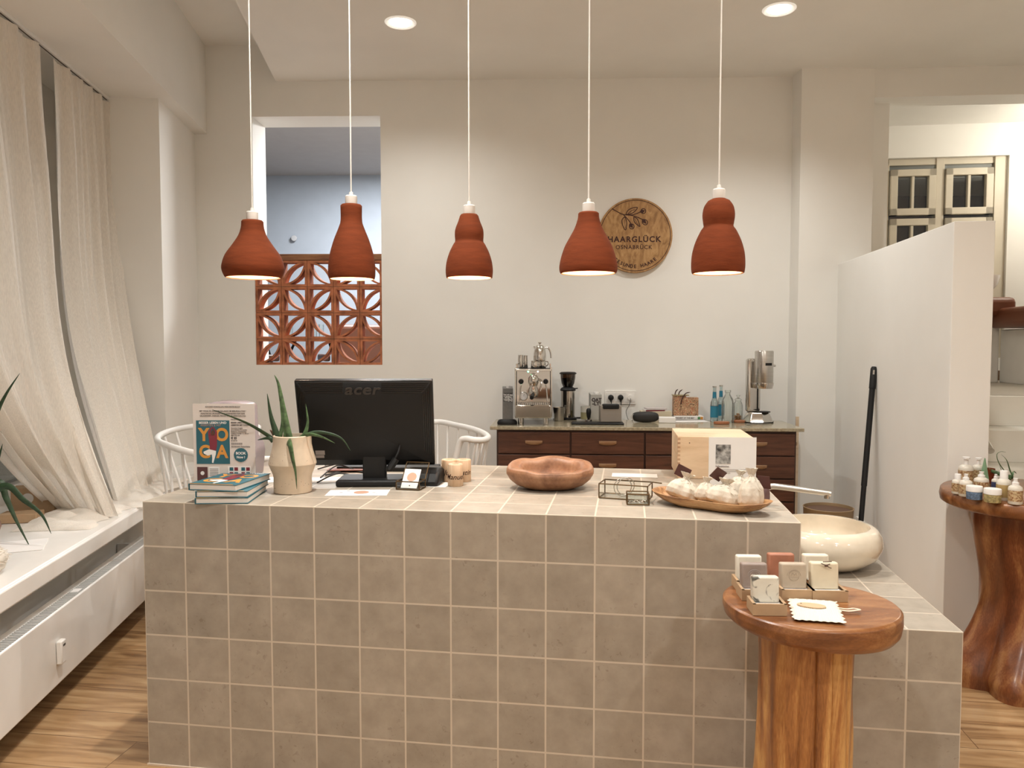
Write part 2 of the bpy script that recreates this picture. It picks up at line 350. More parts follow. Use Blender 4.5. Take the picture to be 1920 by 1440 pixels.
# back wall with the serving hatch opening (local x along the wall, y into it)
def bw(px, py, d=0.0):                    # where a ray meets the back wall plane
    dd = ray(px, py); n = Vector((-sB, cB, 0)); t = ((BY + d) * cB) / dd.dot(n)
    p = Vector((0, 0, CAM_Z)) + dd * t; q = Matrix.Rotation(R(-AB), 3, 'Z') @ (p - Vector((0, BY, 0))); return q
a = bw(480, 684); b = bw(713, 217); OX0, OX1, OZ0, OZ1 = a.x, b.x, a.z, b.z
WT = .28
WXL, WXR = -2.75, 2.7
m = MB(); m.box(WXL, OX0, 0, WT, 0, 3.75); m.box(OX1, WXR, 0, WT, 0, 3.75); m.box(OX0, OX1, 0, WT, 0, OZ0); m.box(OX0, OX1, 0, WT, OZ1, 3.75)
struct('wall_back', m, WALL, loc=(0, BY, 0), rz=AB, fix=False)
# ceiling: main slab, and the higher strip beside the beam
m = MB(); m.box(-.95, 7.5, -3.5, 10, CEIL, CEIL + .45)
m.v = [(x + (0 if x > 0 else -.134*(y-0)/.991*1.0), y, z) for x, y, z in m.v]
struct('ceiling', m, WALL)
struct('ceiling_recess', MB().box(-2.3, -.4, -3.5, 6.4, 3.60, 3.85), WALL, rz=AL)
# window side: beam, soffit, reveals, window wall (local x = -distance, y = along)
LF = dict(rz=AL)
struct('trim_1', MB().box(-2.35, -1.45, -3.2, 6.2, 2.965, 3.60), WALL, **LF)          # beam and niche soffit
m = MB(); m.box(-2.35, -1.54, 5.16, 6.1, 0, 2.965); m.box(-2.35, -2.10, 4.74, 5.16, .60, 2.72); m.box(-2.35, -2.13, -3.2, 5.16, 0, .60); m.box(-2.35, -2.13, -3.2, 5.16, 2.72, 2.965)
m.box(-2.35, -1.54, -3.2, 1.0, 0, 2.965)
m.box(-2.35, -1.55, 1.0, 5.16, 0, .56)
struct('wall_left', m, WALL, fix=False, **LF)
m = MB(); m.box(-2.16, -1.35, 1.0, 5.6, .565, .605)
m.box(-1.39, -1.345, 1.0, 5.6, .525, .60)
struct('window_sill', m, WHITE, bevel=.008, **LF)
# window 1 behind the curtains
m = MB()
for y in (1.0, 2.35, 3.72, 4.66): m.box(-2.13, -2.06, y, y + .08, .605, 2.72)
for z in (.605, 2.64, 2.12): m.box(-2.13, -2.06, 1.0, 4.74, z, z + .08)
wn1 = struct('window_1', m, WHITEM, bevel=.004, **LF)
g = link('pane', MB().box(-2.115, -2.11, 1.05, 4.7, .65, 2.66), GLASS, parent=wn1)
# right side: column, lintel, half-height wall, far room
RC = -7.9
m = MB(); P0 = ony(1497, 400, 5.46); P1 = ony(1640, 400, 5.40)
struct('wall_column', MB().box(P0.x, P1.x, 5.44, 7.4, 0, CEIL + .1), WALL)
PW = P1.x
struct('trim_2', MB().box(PW - .01, 7.3, 0, .22, CEIL - .195, CEIL + .1), WALL, loc=(0, 5.45 + PW*.07, 0), rz=-4)
p = ony(1789, 415, 3.57); SX, SZ = p.x, p.z
struct('wall_stairside', MB().box(0, .178, 0, 1.98, 0, SZ), WALL, loc=(SX, 3.57, 0), rz=RC, bevel=.003)
# far room
FY = 6.95
FR = dict(loc=(2.5, FY, 0), rz=-7)
def fr(px, py):
    c, s_ = math.cos(R(-7)), math.sin(R(-7)); d = ray(px, py); n = Vector((-s_, c, 0)); o = Vector((2.5, FY, 0)) - Vector((0, 0, CAM_Z))
    t = o.dot(n)/d.dot(n); p = Vector((0,0,CAM_Z)) + d*t; return Matrix.Rotation(R(7), 3, 'Z') @ (p - Vector((2.5, FY, 0)))
w0 = fr(1661, 297); w1 = fr(1893, 291); wz1 = w0.z; wx0, wx1 = w0.x, w1.x; wz0 = wz1 - 1.75
m = MB(); m.box(-.6, wx0, 0, .3, 0, 3.5); m.box(wx1, 4.6, 0, .3, 0, 3.5); m.box(wx0, wx1, 0, .3, wz1, 3.5); m.box(wx0, wx1, 0, .3, 0, wz0)
struct('wall_far', m, WALL, fix=False, **FR)
m = MB(); W = wx1 - wx0 - .07; x0 = wx0
m.box(x0, x0+W, .05, .12, wz1-.055, wz1); m.box(x0, x0+.05, .05, .12, wz0, wz1); m.box(x0+W-.03, x0+W+.07, .03, .12, wz0, wz1)
cx = x0 + W*.5; m.box(cx-.035, cx+.035, .04, .11, wz0, wz1)
zt = wz1 - .075; zr = zt - .42
for (xa, xb) in ((x0+.055, cx-.04), (cx+.04, x0+W-.04)):
    for (za, zb) in ((zr, zt-.02), (wz0+.05, zr-.03)):
        m.box(xa, xb, .02, .07, zb-.06, zb); m.box(xa, xb, .02, .07, za, za+.06); m.box(xa, xa+.06, .02, .07, za, zb); m.box(xb-.06, xb, .02, .07, za, zb)
        xm = (xa+xb)/2; m.box(xm-.012, xm+.012, .03, .07, za, zb)
win2 = struct('window_2', m, WINF, bevel=.004, fix=False, **FR)
link('pane', MB().box(x0+.05, x0+W-.03, .06, .066, wz0, wz1-.05), GLASS, parent=win2)
struct('wall_right', MB().box(0, .2, -9, 2.2, 0, 3.6), WALL, loc=(5.2, 5.0, 0), rz=AC)
struct('wall_front', MB().box(-4, 6, -3.3, -3.0, 0, 3.7), WALL)
# blue room behind the hatch
m = MB(); m.box(-5.2, 2.3, 2.9, 3.0, 0, 3.6); m.box(-5.3, -5.2, 0.3, 3, 0, 3.6)
struct('wall_blue', m, BLUE, loc=(0, BY, 0), rz=-1.5, fix=False)
struct('ceiling_blue_room', MB().box(-5.3, 2.0, .29, 3.0, 3.30, 3.36), mat('grey ceiling paint', (.36,.35,.35), .9), loc=(0, BY, 0), rz=AB)
lamp('back_room_light', 'AREA', (-1.2, BY + 1.5, 3.28), 120, (1, 1, 1), .7)
# raised platform and steps
m = MB(); RH = 1.11
for k in range(6):
    zt_ = RH - k*.185; y0 = -.28*k; m.box(0, 3.0, y0, 3.0, zt_-.185, zt_)
STO = Vector((SX, 3.57, 0)) + Matrix.Rotation(R(RC), 3, 'Z') @ Vector((.180, 1.26, 0))
st = struct('stairs', m, [STEPM], loc=STO, rz=RC, fix=False, bevel=.004)
# tiled platform floor lies on the last step
struct('floor_raised', MB().box(.0, 2.9, .02, 2.3, RH, RH + .004), RAISED, loc=STO, rz=RC)
struct('baseboard_far', MB().box(-.3, 3, -.015, 0, RH, RH + .09), mat('brown skirting', (.16,.10,.06), .6), **FR)

# ------------------------------------------------------------------ lights: recessed downlights
def downlight(x, y, label, power=60, seen=True, z=CEIL, cone=150):
    t = thing('downlight', label, 'ceiling light', (x, y, z), 0, 'recessed downlights')
    m = MB().lathe_open([(.094, 0), (.094, -.003), (.088, -.008), (.080, -.007), (.074, -.003), (.060, -.0015)], n=40)
    link('reflector', m, mat('white reflector', (.85, .85, .85), .25, emit=.35, ecol=(1,.92,.8)), parent=t, fix=False)
    link('light_disc', disc(.062, -.004, .003), LAMPON, parent=t, fix=False)
    lamp('downlight_lamp', 'SPOT', (0, 0, -.012), power, WARM, .045, cone=cone, blend=.9, parent=t)
    return t
D1 = onz(751, 42, CEIL); D2 = onz(1461, 17, CEIL)
DP = 80
downlight(D1.x, D1.y, 'round white recessed ceiling light above the serving hatch pendants, seen beside the second pendant cord', DP)
downlight(D2.x, D2.y, 'round white recessed ceiling light above the column end of the room', DP*1.35, cone=135)
for (x, y) in ((-.55, 2.3), (1.25, 2.1), (-.5, .1), (1.7, -.1), (-.5, -1.6), (1.7, -1.6), (3.6, -.8)):  # all out of view; those behind the camera added to raise the ambient light
    downlight(x, y, 'unseen round recessed ceiling light, added above the customer side of the counter', DP*(2.5 if (x, y) == (-.55, 2.3) else 1.6))
lamp('stair_light', 'POINT', (4.6, 6.0, 3.0), 24, (1, .93, .80), .12)

# ------------------------------------------------------------------ counter
O = onz(267, 940, .9); AC2 = -8.54
c2, s2 = math.cos(R(AC2)), math.sin(R(AC2))
def cw(x, y, z=0): return Vector((O.x + x*c2 - y*s2, O.y + x*s2 + y*c2, z))
def cl(p): d = p - Vector((O.x, O.y, 0)); return (d.x*c2 + d.y*s2, -d.x*s2 + d.y*c2)
CT = thing('reception_counter', 'long counter clad in square beige stone tiles, stepping down to a low basin end', 'counter', (O.x, O.y, 0), AC2)
ct = MB().prism_y([(0,0),(2.55,0),(2.55,.6),(2.1,.6),(2.1,.9),(0,.9)], 0, .93)
link('tiled_body', ct, TILE, parent=CT, bevel=.0015, smooth=0)
link('floor_bead', MB().box(-.003, 2.553, -.004, 0, 0, .006), mat('pale grout', (.66,.55,.44), .7), parent=CT)
def onc(px, py): return onz(px, py, .9)

# basin
bc = onz(1556, 1060, .70); bc = Vector((1.165, 2.86, .6))
prof = [(.0,.0),(.10,.0),(.15,.012),(.190,.045),(.205,.085),(.200,.118),(.186,.140),(.172,.149),(.160,.149),(.158,.138),(.165,.11),(.158,.075),(.13,.04),(.08,.026),(.0,.024)]
prof = [(r*1.03, z) for r, z in prof]
bt = thing('wash_basin', 'round cream marble vessel basin on the low end of the counter', 'basin', bc)
link('bowl', MB().lathe(prof, n=72), MARBLE, parent=bt, smooth=60)
link('drain', MB().cyl((0,0,.0265), .022, .003), CHROME, parent=bt)
# faucet mounted on the counter top behind the basin
fa = ony(1442, 927, 2.86)
ft = thing('faucet', 'brushed steel spout reaching over the marble basin', 'faucet', (fa.x + .0, fa.y + .06, .6))
pth = smoothpath([(0,0,0),(0,0,.12),(0,0,.24),(.003,0,.262),(.016,-.003,.276),(.04,-.008,.281),(.12,-.025,.274),(.235,-.05,.262)], 6)
link('spout', MB().tube(pth, .0115, 16), STEEL, parent=ft, smooth=60)
link('aerator', MB().cyl((.222,-.048,.243), .010, .014), CHROME, parent=ft)
link('collar', MB().cyl((0,0,0), .022, .012), STEEL, parent=ft)

# ------------------------------------------------------------------ pendants
SHP = {
 'gourd': ([(.0,.178),(.036,.178),(.040,.174),(.042,.155),(.052,.130),(.075,.100),(.100,.070),(.1125,.040),(.1125,.022),(.104,.004),(.099,0)], .228),
 'bottle': ([(0,.242),(.034,.242),(.038,.238),(.038,.19),(.046,.165),(.062,.128),(.076,.085),(.083,.045),(.083,.012),(.080,0)], .2),
 'snow': ([(0,.208),(.028,.208),(.032,.203),(.038,.185),(.048,.160),(.050,.140),(.049,.120),(.055,.110),(.068,.085),(.078,.055),(.082,.025),(.080,0)], .2),
 'bell': ([(0,.202),(.030,.202),(.034,.198),(.036,.180),(.046,.150),(.062,.120),(.078,.09),(.090,.055),(.096,.025),(.095,.008),(.091,0)], .2),
 'peanut': ([(0,.255),(.022,.255),(.036,.248),(.049,.228),(.054,.200),(.051,.172),(.050,.160),(.060,.145),(.076,.110),(.087,.070),(.090,.030),(.088,.006),(.085,0)], .2)}
def pendant(px, pybot, Y, kind, label, halfpx, hpx):
    p = ony(px, pybot, Y)
    t = thing('pendant_lamp', label, 'pendant lamp', (p.x, p.y, p.z), 0, 'terracotta pendant lamps')
    pr = SHP[kind][0]; mw = max(r for r, z in pr); hh = pr[0][1]
    kx = (halfpx/F*Y)/mw; kz = (hpx/F*Y)/hh
    out = [(r*kx, z*kz) for r, z in pr]
    dn = smoothpath([(r, 0, z) for r, z in out[2:]], 4); out2 = out[:2] + [(q.x, q.z) for q in dn]
    inn = [(max(r-.006, .0), z-.005) for r, z in out2[::-1] if z > .004]
    m = MB().lathe(out2, n=56); m2 = MB().lathe([out2[-1]] + [(out2[-1][0]-.006, .003)] + inn, n=56)
    k0 = m.T; nf = len(m.f)
    m.f.pop() if out2[-1][0] > 1e-6 else None; m.m.pop() if out2[-1][0] > 1e-6 else None
    b_ = len(m.v); m.v += m2.v; m.f += [tuple(i+b_ for i in f) for f in m2.f[1:] if len(f) < 20]; m.m += [1]*(len(m.f)-len(m.m))
    link('shade', m, [TERRA, TERRALIT], parent=t, smooth=50)
    H = out[0][1]
    link('socket', MB().lathe([(.0,.0),(.021,.0),(.022,.004),(.022,.032),(.019,.036),(.008,.037),(.007,.048),(.004,.050),(0,.050)], c=(0,0,H-.002)), SHADE, parent=t)
    link('cord', MB().tube([(0,0,H+.045),(0,0,CEIL-p.z-.03)], .0028, 8), SHADE, parent=t)
    link('ceiling_rose', MB().lathe([(0,0),(.045,0),(.05,-.022),(0,-.026)], c=(0,0,CEIL-p.z)), SHADE, parent=t)
    link('bulb', MB().lathe([(0,.055),(.018,.060),(.028,.078),(.026,.095),(.014,.115),(.012,.135),(0,.135)], n=20), BULB, parent=t)
    lamp('pendant_light', 'POINT', (0, 0, .045), 4.2, (1, .84, .64), .03, parent=t)
    return t
pendant(475, 521, 2.98, 'gourd', 'wide gourd-shaped terracotta pendant lamp hanging nearest the curtains', 55.5, 106)
pendant(660, 523, 2.92, 'bottle', 'tall bottle-shaped terracotta pendant lamp in front of the hatch opening', 43, 137)
pendant(880, 521, 2.85, 'snow', 'smallest terracotta pendant lamp, two small bulges stacked, in the middle of the row', 44, 117)
pendant(1103, 513, 2.78, 'bell', 'bell-shaped terracotta pendant lamp hanging partly in front of the round wooden sign', 54, 113)
pendant(1346, 513, 2.72, 'peanut', 'double-bulge terracotta pendant lamp nearest the column, round dome on top', 49, 138)
# ------------------------------------------------------------------ window side things
lc, ls = math.cos(R(AL)), math.sin(R(AL))
def lw(L, s, z=0): x, y = -L, s; return Vector((x*lc - y*ls, x*ls + y*lc, z))
def curtain(name, label, t0, t1, b0, b1, folds, seed, nu=150, nv=60):
    rnd = random.Random(seed); ph = [rnd.uniform(0, 6.28) for _ in range(6)]
    ztop, zb = 2.93, .612
    def fn(u, v):
        k = min(v, 1.0); wv = k**2.9
        L = 1.84 + ((b0[0]*(1-u) + b1[0]*u) - 1.84)*wv
        s_ = (t0 + (t1-t0)*u)*(1-wv) + (b0[1]*(1-u) + b1[1]*u)*wv
        amp = .024 + .014*min(1, v*3) + .012*v
        q = u + .012*math.sin(9*v + ph[0])
        q += .05*math.sin(5*u + ph[5]) + .02*noise.noise((u*4, v*1.5, seed))
        f = math.sin(2*math.pi*folds*q + ph[1])*(.85+.6*noise.noise((u*5, v*1.2, seed+9))) + .5*math.sin(2*math.pi*folds*2.3*q + ph[2] + 1.5*v)*(.5+noise.noise((u*6, v*2, seed))) + .12*math.sin(2*math.pi*folds*6.1*q + ph[3])*(1-.5*v)
        L -= amp*f*.7; s_ += .02*math.cos(2*math.pi*folds*q + ph[4])*v
        L += .015*math.sin(v*7 + ph[5] + 3*u)*v
        return (-L, s_, ztop + (zb - ztop)*k + .012*noise.noise((u*7, v*5, seed))*0)
    m = MB().grid(fn, nu, nv)
    t = thing(name, label, 'curtain', (0,0,0), AL, 'gauze curtains on the window rail')
    link('drape', m, LINEN, parent=t, smooth=180, fix=False)
    # puddled hem on the sill
    s0, s1 = (b0[1]-.10, b1[1]+.12) if b1[1] > b0[1] else (b1[1]-.22, b0[1]+.05); L0 = (b0[0]+b1[0])/2
    def pf(u, v):
        a = noise.noise((u*6+seed, v*3, 2.3)); b = noise.noise((u*17+seed, v*7, 5.1)); edge = math.sin(math.pi*u)**.4*math.sin(math.pi*v)**.5
        wv = .10 + .05*noise.noise((u*5, seed, 0))
        return (-(L0+.16) + (v*(.16+wv))*1.25 - .02, s0+(s1-s0)*u + .008*b, .607 + edge*(.020+.040*abs(a)+.006*abs(b)))
    link('puddled_hem', MB().grid(pf, 60, 26), LINEN, parent=t, smooth=180, fix=False)
    return t
curtain('curtain', 'cream gauze curtain nearest the viewer, its swept hem puddled beside the aloe pot', 2.85, 4.25, (1.70, 4.02), (1.39, 3.80), 6, 3)
curtain('curtain', 'cream gauze curtain at the far end of the window, trailing towards the white chair', 4.42, 5.28, (1.50, 4.14), (1.44, 4.76), 5, 11)
rl = thing('curtain_rail', 'white curtain rail along the niche ceiling above the window', 'curtain rail', (0,0,0), AL)
m = MB().box(-1.862,-1.83, .9, 5.34, 2.945, 2.965); link('track', m, WHITEM, parent=rl, bevel=.002)
link('channel', MB().box(-1.849,-1.843,.9,5.34,2.943,2.9455), mat('rail slot', (.08,.07,.06), .8), parent=rl)
# radiator
ra = thing('radiator', 'long flat white radiator below the window sill', 'radiator', (0,0,0), AL)
m = MB().box(-1.352,-1.34,1.1,4.75,.115,.402); link('front_panel', m, WHITE, parent=ra, bevel=.006)
m = MB().box(-1.43,-1.40,1.1,4.75,.13,.398); link('back_panel', m, WHITEM, parent=ra, bevel=.003)
m = MB()
y = 1.12
while y < 4.74: m.box(-1.40,-1.352,y,y+.006,.385,.397); y += .016
m.box(-1.40,-1.352,1.1,4.75,.36,.365)
link('top_grille', m, GRILL, parent=ra, fix=False)
for y in (2.62, 3.35): link('grille_tab', MB().box(-1.392,-1.362,y,y+.045,.3975,.400), PAPER, parent=ra)
m = MB()
for y in (1.6, 4.3): link('bracket', MB().box(-1.545,-1.43,y,y+.03,.2,.36), WHITEM, parent=ra)
pass
th = thing('heat_meter', 'small white heat meter clipped to the radiator front', 'heat meter', lw(1.339, 3.107, .244), AL)
tp = ony(82, 1258, 1.0); 
link('case', MB().box(0,.022,-.02,.02,-.045,.045), WHITE, parent=th, bevel=.005)
link('display', MB().box(.022,.0225,-.008,.012,.022,.03), mat('meter display', (.05,.05,.05), .3), parent=th)
# dark strip at floor level behind the radiator
struct('low_strip_window', MB().box(-1.56,-1.535,1.0,5.16,0,.09), mat('dark low strip', (.03,.02,.015), .6), **LF)
# aloe in terracotta pot on the sill
def leaf(pts, w, n=7, flat=.35, upv=(0,-1,0)):
    P = smoothpath(pts, 7); k = len(P)
    rr = [w*(1 - (i/(k-1))**1.6)*.5 + .0006 for i in range(k)]
    return MB().tube(P, rr, 8, flat=flat, upv=upv)
pc = lw(1.745, 3.29, .606)
pt = thing('potted_aloe', 'dark aloe in a brown round pot on the window sill at the picture edge', 'potted plant', pc)
link('pot', MB().lathe([(0,0),(.06,0),(.10,.035),(.118,.085),(.105,.135),(.08,.16),(.072,.158),(.09,.13),(.09,.12),(0,.12)], n=40), mat('brown glazed pot', (.14,.05,.03), .3), parent=pt)
for pts in ([(0,0,.12)]+[tuple(ony(a_,b_,3.15)-pc) for a_,b_ in ((-30,850),(-8,780),(12,738),(37,700))],
            [(0,0,.12)]+[tuple(ony(a_,b_,3.1)-pc) for a_,b_ in ((-5,905),(12,935),(30,975),(57,1027))],
            [(0,0,.12)]+[tuple(ony(a_,b_,3.05)-pc) for a_,b_ in ((5,912),(45,938),(78,965),(96,1001))],
            [(0,0,.12)]+[tuple(ony(a_,b_,3.1)-pc) for a_,b_ in ((-14,880),(-4,862),(5,832))],
            [(0,0,.12),(-.05,-.02,.25),(-.1,-.04,.34)],[(0,0,.12),(.03,.06,.22),(.05,.09,.30)]):
    link('leaf', leaf(pts, .030), ALOED, parent=pt, smooth=60)
# gift boxes, paper and fluffy mat on the sill
gb = thing('gift_box', 'kraft cardboard box with a cut-out window standing on the sill behind the aloe', 'box', lw(1.80, 3.98, .607), 20)
link('carton', MB().box(-.09,.09,-.05,.05,0,.13), CARD, parent=gb, bevel=.002)
link('window', MB().lathe([(0,0),(.025,0),(.025,.002),(0,.002)], n=24).at(), PAPER, parent=gb, loc=(-.02,-.05,.08), rx=90)
solo('gift_box', MB().box(-.08,.08,-.05,.05,0,.04), CARD, 'flat kraft cardboard box lying on the sill in front of the standing box', 'box', loc=lw(1.78, 3.80, .607), rz=12, bevel=.002)
solo('paper_sheet', MB().box(-.15,.15,-.1,.1,0,.002), PAPER, 'white paper sheet lying on the sill beside the aloe pot', 'paper', loc=lw(1.62, 3.30, .606), rz=25)
m = MB(); rn = random.Random(5)
fp = lw(1.50, 2.88, .607)
def fz(u, v):
    a = 2*math.pi*u; b = math.pi*v; r_ = .075*(1+.22*noise.noise((math.cos(a)*3*math.sin(b), math.sin(a)*3*math.sin(b), v*6)))
    return (r_*math.sin(b)*math.cos(a), r_*math.sin(b)*math.sin(a)*1.5, max(.001, .045 + r_*.8*math.cos(b)))
m.grid(fz, 48, 24, closed_u=True)
for i in range(700):
    a = rn.uniform(0, 6.28); b = rn.uniform(.2, 1.7); p = Vector(fz(a/6.28, b/math.pi)); d = Vector((p.x, p.y, p.z-.03)).normalized()
    q = p + d*.012 + Vector((rn.uniform(-.006,.006), rn.uniform(-.006,.006), -.004)); m.tube([p, (p+q)/2, q], [.0012,.0009,.0003], 4, caps=False)
solo('fluffy_cushion', m, mat('cream fleece', (.72,.66,.58), .95), 'cream fluffy fleece cushion at the very edge of the window sill', 'cushion', loc=fp, fix=False, smooth=180)

# ------------------------------------------------------------------ breeze block screen in the hatch
bs = thing('breeze_block_screen', 'terracotta breeze block screen filling the lower half of the wall hatch', 'screen', (0, BY, 0), AB)
BS = (OX1 - OX0 + .008)/4.9; BH = BS*.995; dep = .10
fo = .012
for r_ in range(4):
    for c_ in range(5):
        x0 = OX0 + .001 + c_*BS; z0 = OZ0 + r_*BH; x1 = min(x0 + BS - .003, OX1 - .001); z1 = z0 + BH - .003; S = BS - .003
        m = MB(); t_ = .0165
        m.box(x0, x1, fo, fo+dep, z0, z0+t_); m.box(x0, x1, fo, fo+dep, z1-t_, z1); m.box(x0, x0+t_, fo, fo+dep, z0+t_, z1-t_)
        m.box(x1-t_, x1, fo, fo+dep, z0+t_, z1-t_)
        Ri, Ro = S-t_*.9-.006, S-t_*.9+.007
        rowtop = 3 - r_; up = (rowtop + c_) % 2 == 1            # leaf runs bottom-left to top-right
        cs = ((x0, z1), (x0+S, z0)) if up else ((x0, z0), (x0+S, z1))
        for (qx, qz) in cs:
            sx_ = 1 if qx <= x0+.001 else -1; sz_ = 1 if qz <= z0+.001 else -1
            pi_, po_ = [], []
            for k in range(17):
                an = R(5 + 80*k/16); ca, sa = math.cos(an), math.sin(an)
                for lst, rr_ in ((pi_, Ri), (po_, Ro)):
                    xx = qx + sx_*rr_*ca; zz = qz + sz_*rr_*sa
                    lst.append((min(xx, x1-.002), zz))
            vs = []; fs = []
            for k in range(17):
                (xa, za), (xb, zb) = pi_[k], po_[k]; vs += [(xa,fo+.002,za),(xb,fo+.002,zb),(xb,fo+dep-.002,zb),(xa,fo+dep-.002,za)]
                if k:
                    o_ = 4*(k-1); 
                    for j in range(4): fs.append((o_+j, o_+(j+1)%4, o_+4+(j+1)%4, o_+4+j))
            m.add(vs, fs)
        link('block', m, BRICK, parent=bs, fix=False, smooth=40)
m = MB()
for r_ in range(1, 4): m.box(OX0+.001, OX1-.001, fo+.006, fo+dep-.006, OZ0+r_*BH-.0035, OZ0+r_*BH+.0005)
link('mortar', m, MORTAR, parent=bs)
link('cap_board', MB().box(OX0+.001, OX1-.001, fo-.004, fo+dep+.01, OZ0+4*BH, OZ0+4*BH+.045), wood('cap wood', (.16,.06,.03), (.25,.11,.05), (.34,.17,.08), (1,12,12), .5), parent=bs, bevel=.002)

# things beyond the hatch
def bp(px, py, d): q = bw(px, py, d); return Matrix.Rotation(R(AB), 3, 'Z') @ q + Vector((0, BY, 0))
vz = bp(552, 447, 2.88)
tb = thing('wall_thermostat', 'small round grey thermostat on the blue wall seen through the hatch', 'thermostat', vz)
link('dial', MB().lathe([(0,0),(.030,0),(.033,.01),(.03,.022),(0,.026)], n=24).at(), mat('grey dial', (.45,.46,.48), .5), parent=tb, rx=90)
def far_chair(loc, rz, label):
    t = thing('salon_chair', label, 'chair', loc, rz, 'brown salon chairs in the back room')
    link('seat', MB().box(-.28,.28,-.27,.27,.44,.58), LEATHER, parent=t, bevel=.04, seg=3)
    link('backrest', MB().box(-.27,.27,.2,.32,.55,.98), LEATHER, parent=t, bevel=.04, seg=3)
    for s_ in (-1, 1): link('armrest', MB().box(s_*.31-.03, s_*.31+.03, -.25,.25,.66,.72), LEATHD, parent=t, bevel=.015)
    link('column', MB().cyl((0,0,.03), .03, .42), BLACK, parent=t)
    link('base', MB().lathe([(0,0),(.26,0),(.27,.01),(.05,.03),(0,.03)]), BLACK, parent=t)
    return t
# the back room floor is higher, as the platform is
RZ = .62
struct('floor_back_room', MB().box(-5.1, 2.2, .29, 2.88, 0, RZ), RAISED, loc=(0, BY, 0), rz=AB)
q = bp(665, 600, 1.35); far_chair((q.x+.03, q.y, RZ), 200, 'brown leather salon chair seen through the screen between the hatch middle and its far edge')
q = bp(500, 620, 1.2); far_chair((q.x-.22, q.y, RZ), 120, 'brown leather salon chair seen through the screen at the hatch edge by the curtains')
q = bp(580, 575, 2.25)
tt = thing('trestle_table', 'dark table with crossed trestle legs seen through the breeze block screen', 'table', (q.x, q.y, RZ))
link('table_top', MB().box(-.5,.5,-.25,.25,.86,.885), LEATHD, parent=tt, bevel=.003)
for x_ in (-.33, .33):
    for s_ in (-1, 1): link('leg', MB().tube([(x_-s_*.16,-.2,0),(x_+s_*.16,.1,.86)], .014, 8), BLACK, parent=tt)
for i_, x_ in enumerate((-.2, .05, .12)):
    q2 = (q.x+x_, q.y, RZ+.885)
    solo('drinking_glass', MB().lathe([(0,.003),(.024,.003),(.026,.13),(.028,.13),(.026,0),(0,0)], n=20), GLASS, ('clear drinking glass alone on the dark table beyond the screen','clear drinking glass in the middle of the dark table beyond the screen','clear drinking glass on the dark table beyond the screen, nearest the brown chair')[i_], 'glass', 'glasses on the back room table', loc=q2)

# ------------------------------------------------------------------ white spindle chairs
def spindle_chair(label, rail, drop, centre, seat_r=.30, nsp=15):
    c = Vector((centre[0], centre[1], 0))
    t = thing('spindle_chair', label, 'chair', c, 0, 'white spindle-back chairs behind the counter')
    P = smoothpath([Vector(p) - c for p in rail], 8)
    full = smoothpath([Vector(p) - c for p in rail] + [Vector(p) - c for p in drop], 8)
    link('rail', MB().tube(full, .0165, 14), WHITEM, parent=t, smooth=70)
    L = len(P)
    for k in range(nsp):
        p = P[int((k + .3)/nsp*(L-1))]; r2 = Vector((p.x, p.y)).length; f_ = min(1, seat_r/r2)*.98
        link('spindle', MB().tube([(p.x, p.y, p.z-.008), (p.x*f_, p.y*f_, .475)], .0075, 8), WHITEM, parent=t, smooth=70)
    link('seat', MB().lathe([(0,.44),(seat_r,.44),(seat_r+.015,.455),(seat_r+.01,.478),(seat_r-.02,.485),(0,.48)], n=48), WHITEM, parent=t, smooth=50)
    for a_ in (45, 135, 225, 315):
        x_, y_ = seat_r*.8*math.cos(R(a_)), seat_r*.8*math.sin(R(a_)); link('leg', MB().tube([(x_, y_, .445), (x_*1.15, y_*1.15, 0)], [.018,.014], 10), WHITEM, parent=t, smooth=70)
    return t
r1 = [ony(a_, b_, y_) for a_, b_, y_ in ((505,861,3.86),(470,861,3.73),(420,858,3.67),(365,850,3.70),(322,838,3.82),(296,826,4.02),(304,814,4.24),(340,803,4.42),(392,797,4.52),(440,797,4.50),(480,802,4.38))]
spindle_chair('white spindle-back chair behind the yoga poster, nearest the window', r1, [r1[-1] + Vector((.04,-.10,-.02)), r1[-1] + Vector((.03,-.16,-.3)), r1[-1] + Vector((0,-.18,-.42))], (-1.50, 4.06))
r2 = [ony(a_, b_, y_) for a_, b_, y_ in ((775,800,4.52),(795,794,4.70),(824,791,4.76),(855,797,4.66),(885,804,4.46),(906,812,4.26),(915,820,4.10),(907,825,4.01),(890,825,3.98),(872,823,4.00))]
spindle_chair('white spindle-back chair between the monitor and the dark cabinet', r2, [r2[-1] + Vector((-.03,.02,-.03)), r2[-1] + Vector((-.07,.05,-.20)), r2[-1] + Vector((-.11,.08,-.40))], (-.42, 4.36))

# ------------------------------------------------------------------ round sign
sp_ = bw(1190, 443)
sg = thing('wall_sign', 'round oak sign with a burnt twig and shop lettering on the back wall', 'sign', Matrix.Rotation(R(AB),3,'Z') @ Vector((sp_.x,0,sp_.z)) + Vector((0,BY,0)), AB)
SR = .268
link('disc', MB().lathe([(0,0),(SR,0),(SR,.030),(SR-.003,.033),(0,.033)], n=96), OAKS, parent=sg, rx=90)
ring = MB()
for k in range(96):
    a0, a1 = 2*math.pi*k/96, 2*math.pi*(k+1)/96; ri, ro = SR-.017, SR-.0125
    ring.add([(ri*math.cos(a0),-.0338,ri*math.sin(a0)),(ro*math.cos(a0),-.0338,ro*math.sin(a0)),(ro*math.cos(a1),-.0338,ro*math.sin(a1)),(ri*math.cos(a1),-.0338,ri*math.sin(a1))], [(0,1,2,3)])
link('ring', ring, BURN, parent=sg, fix=False)
tw = MB()
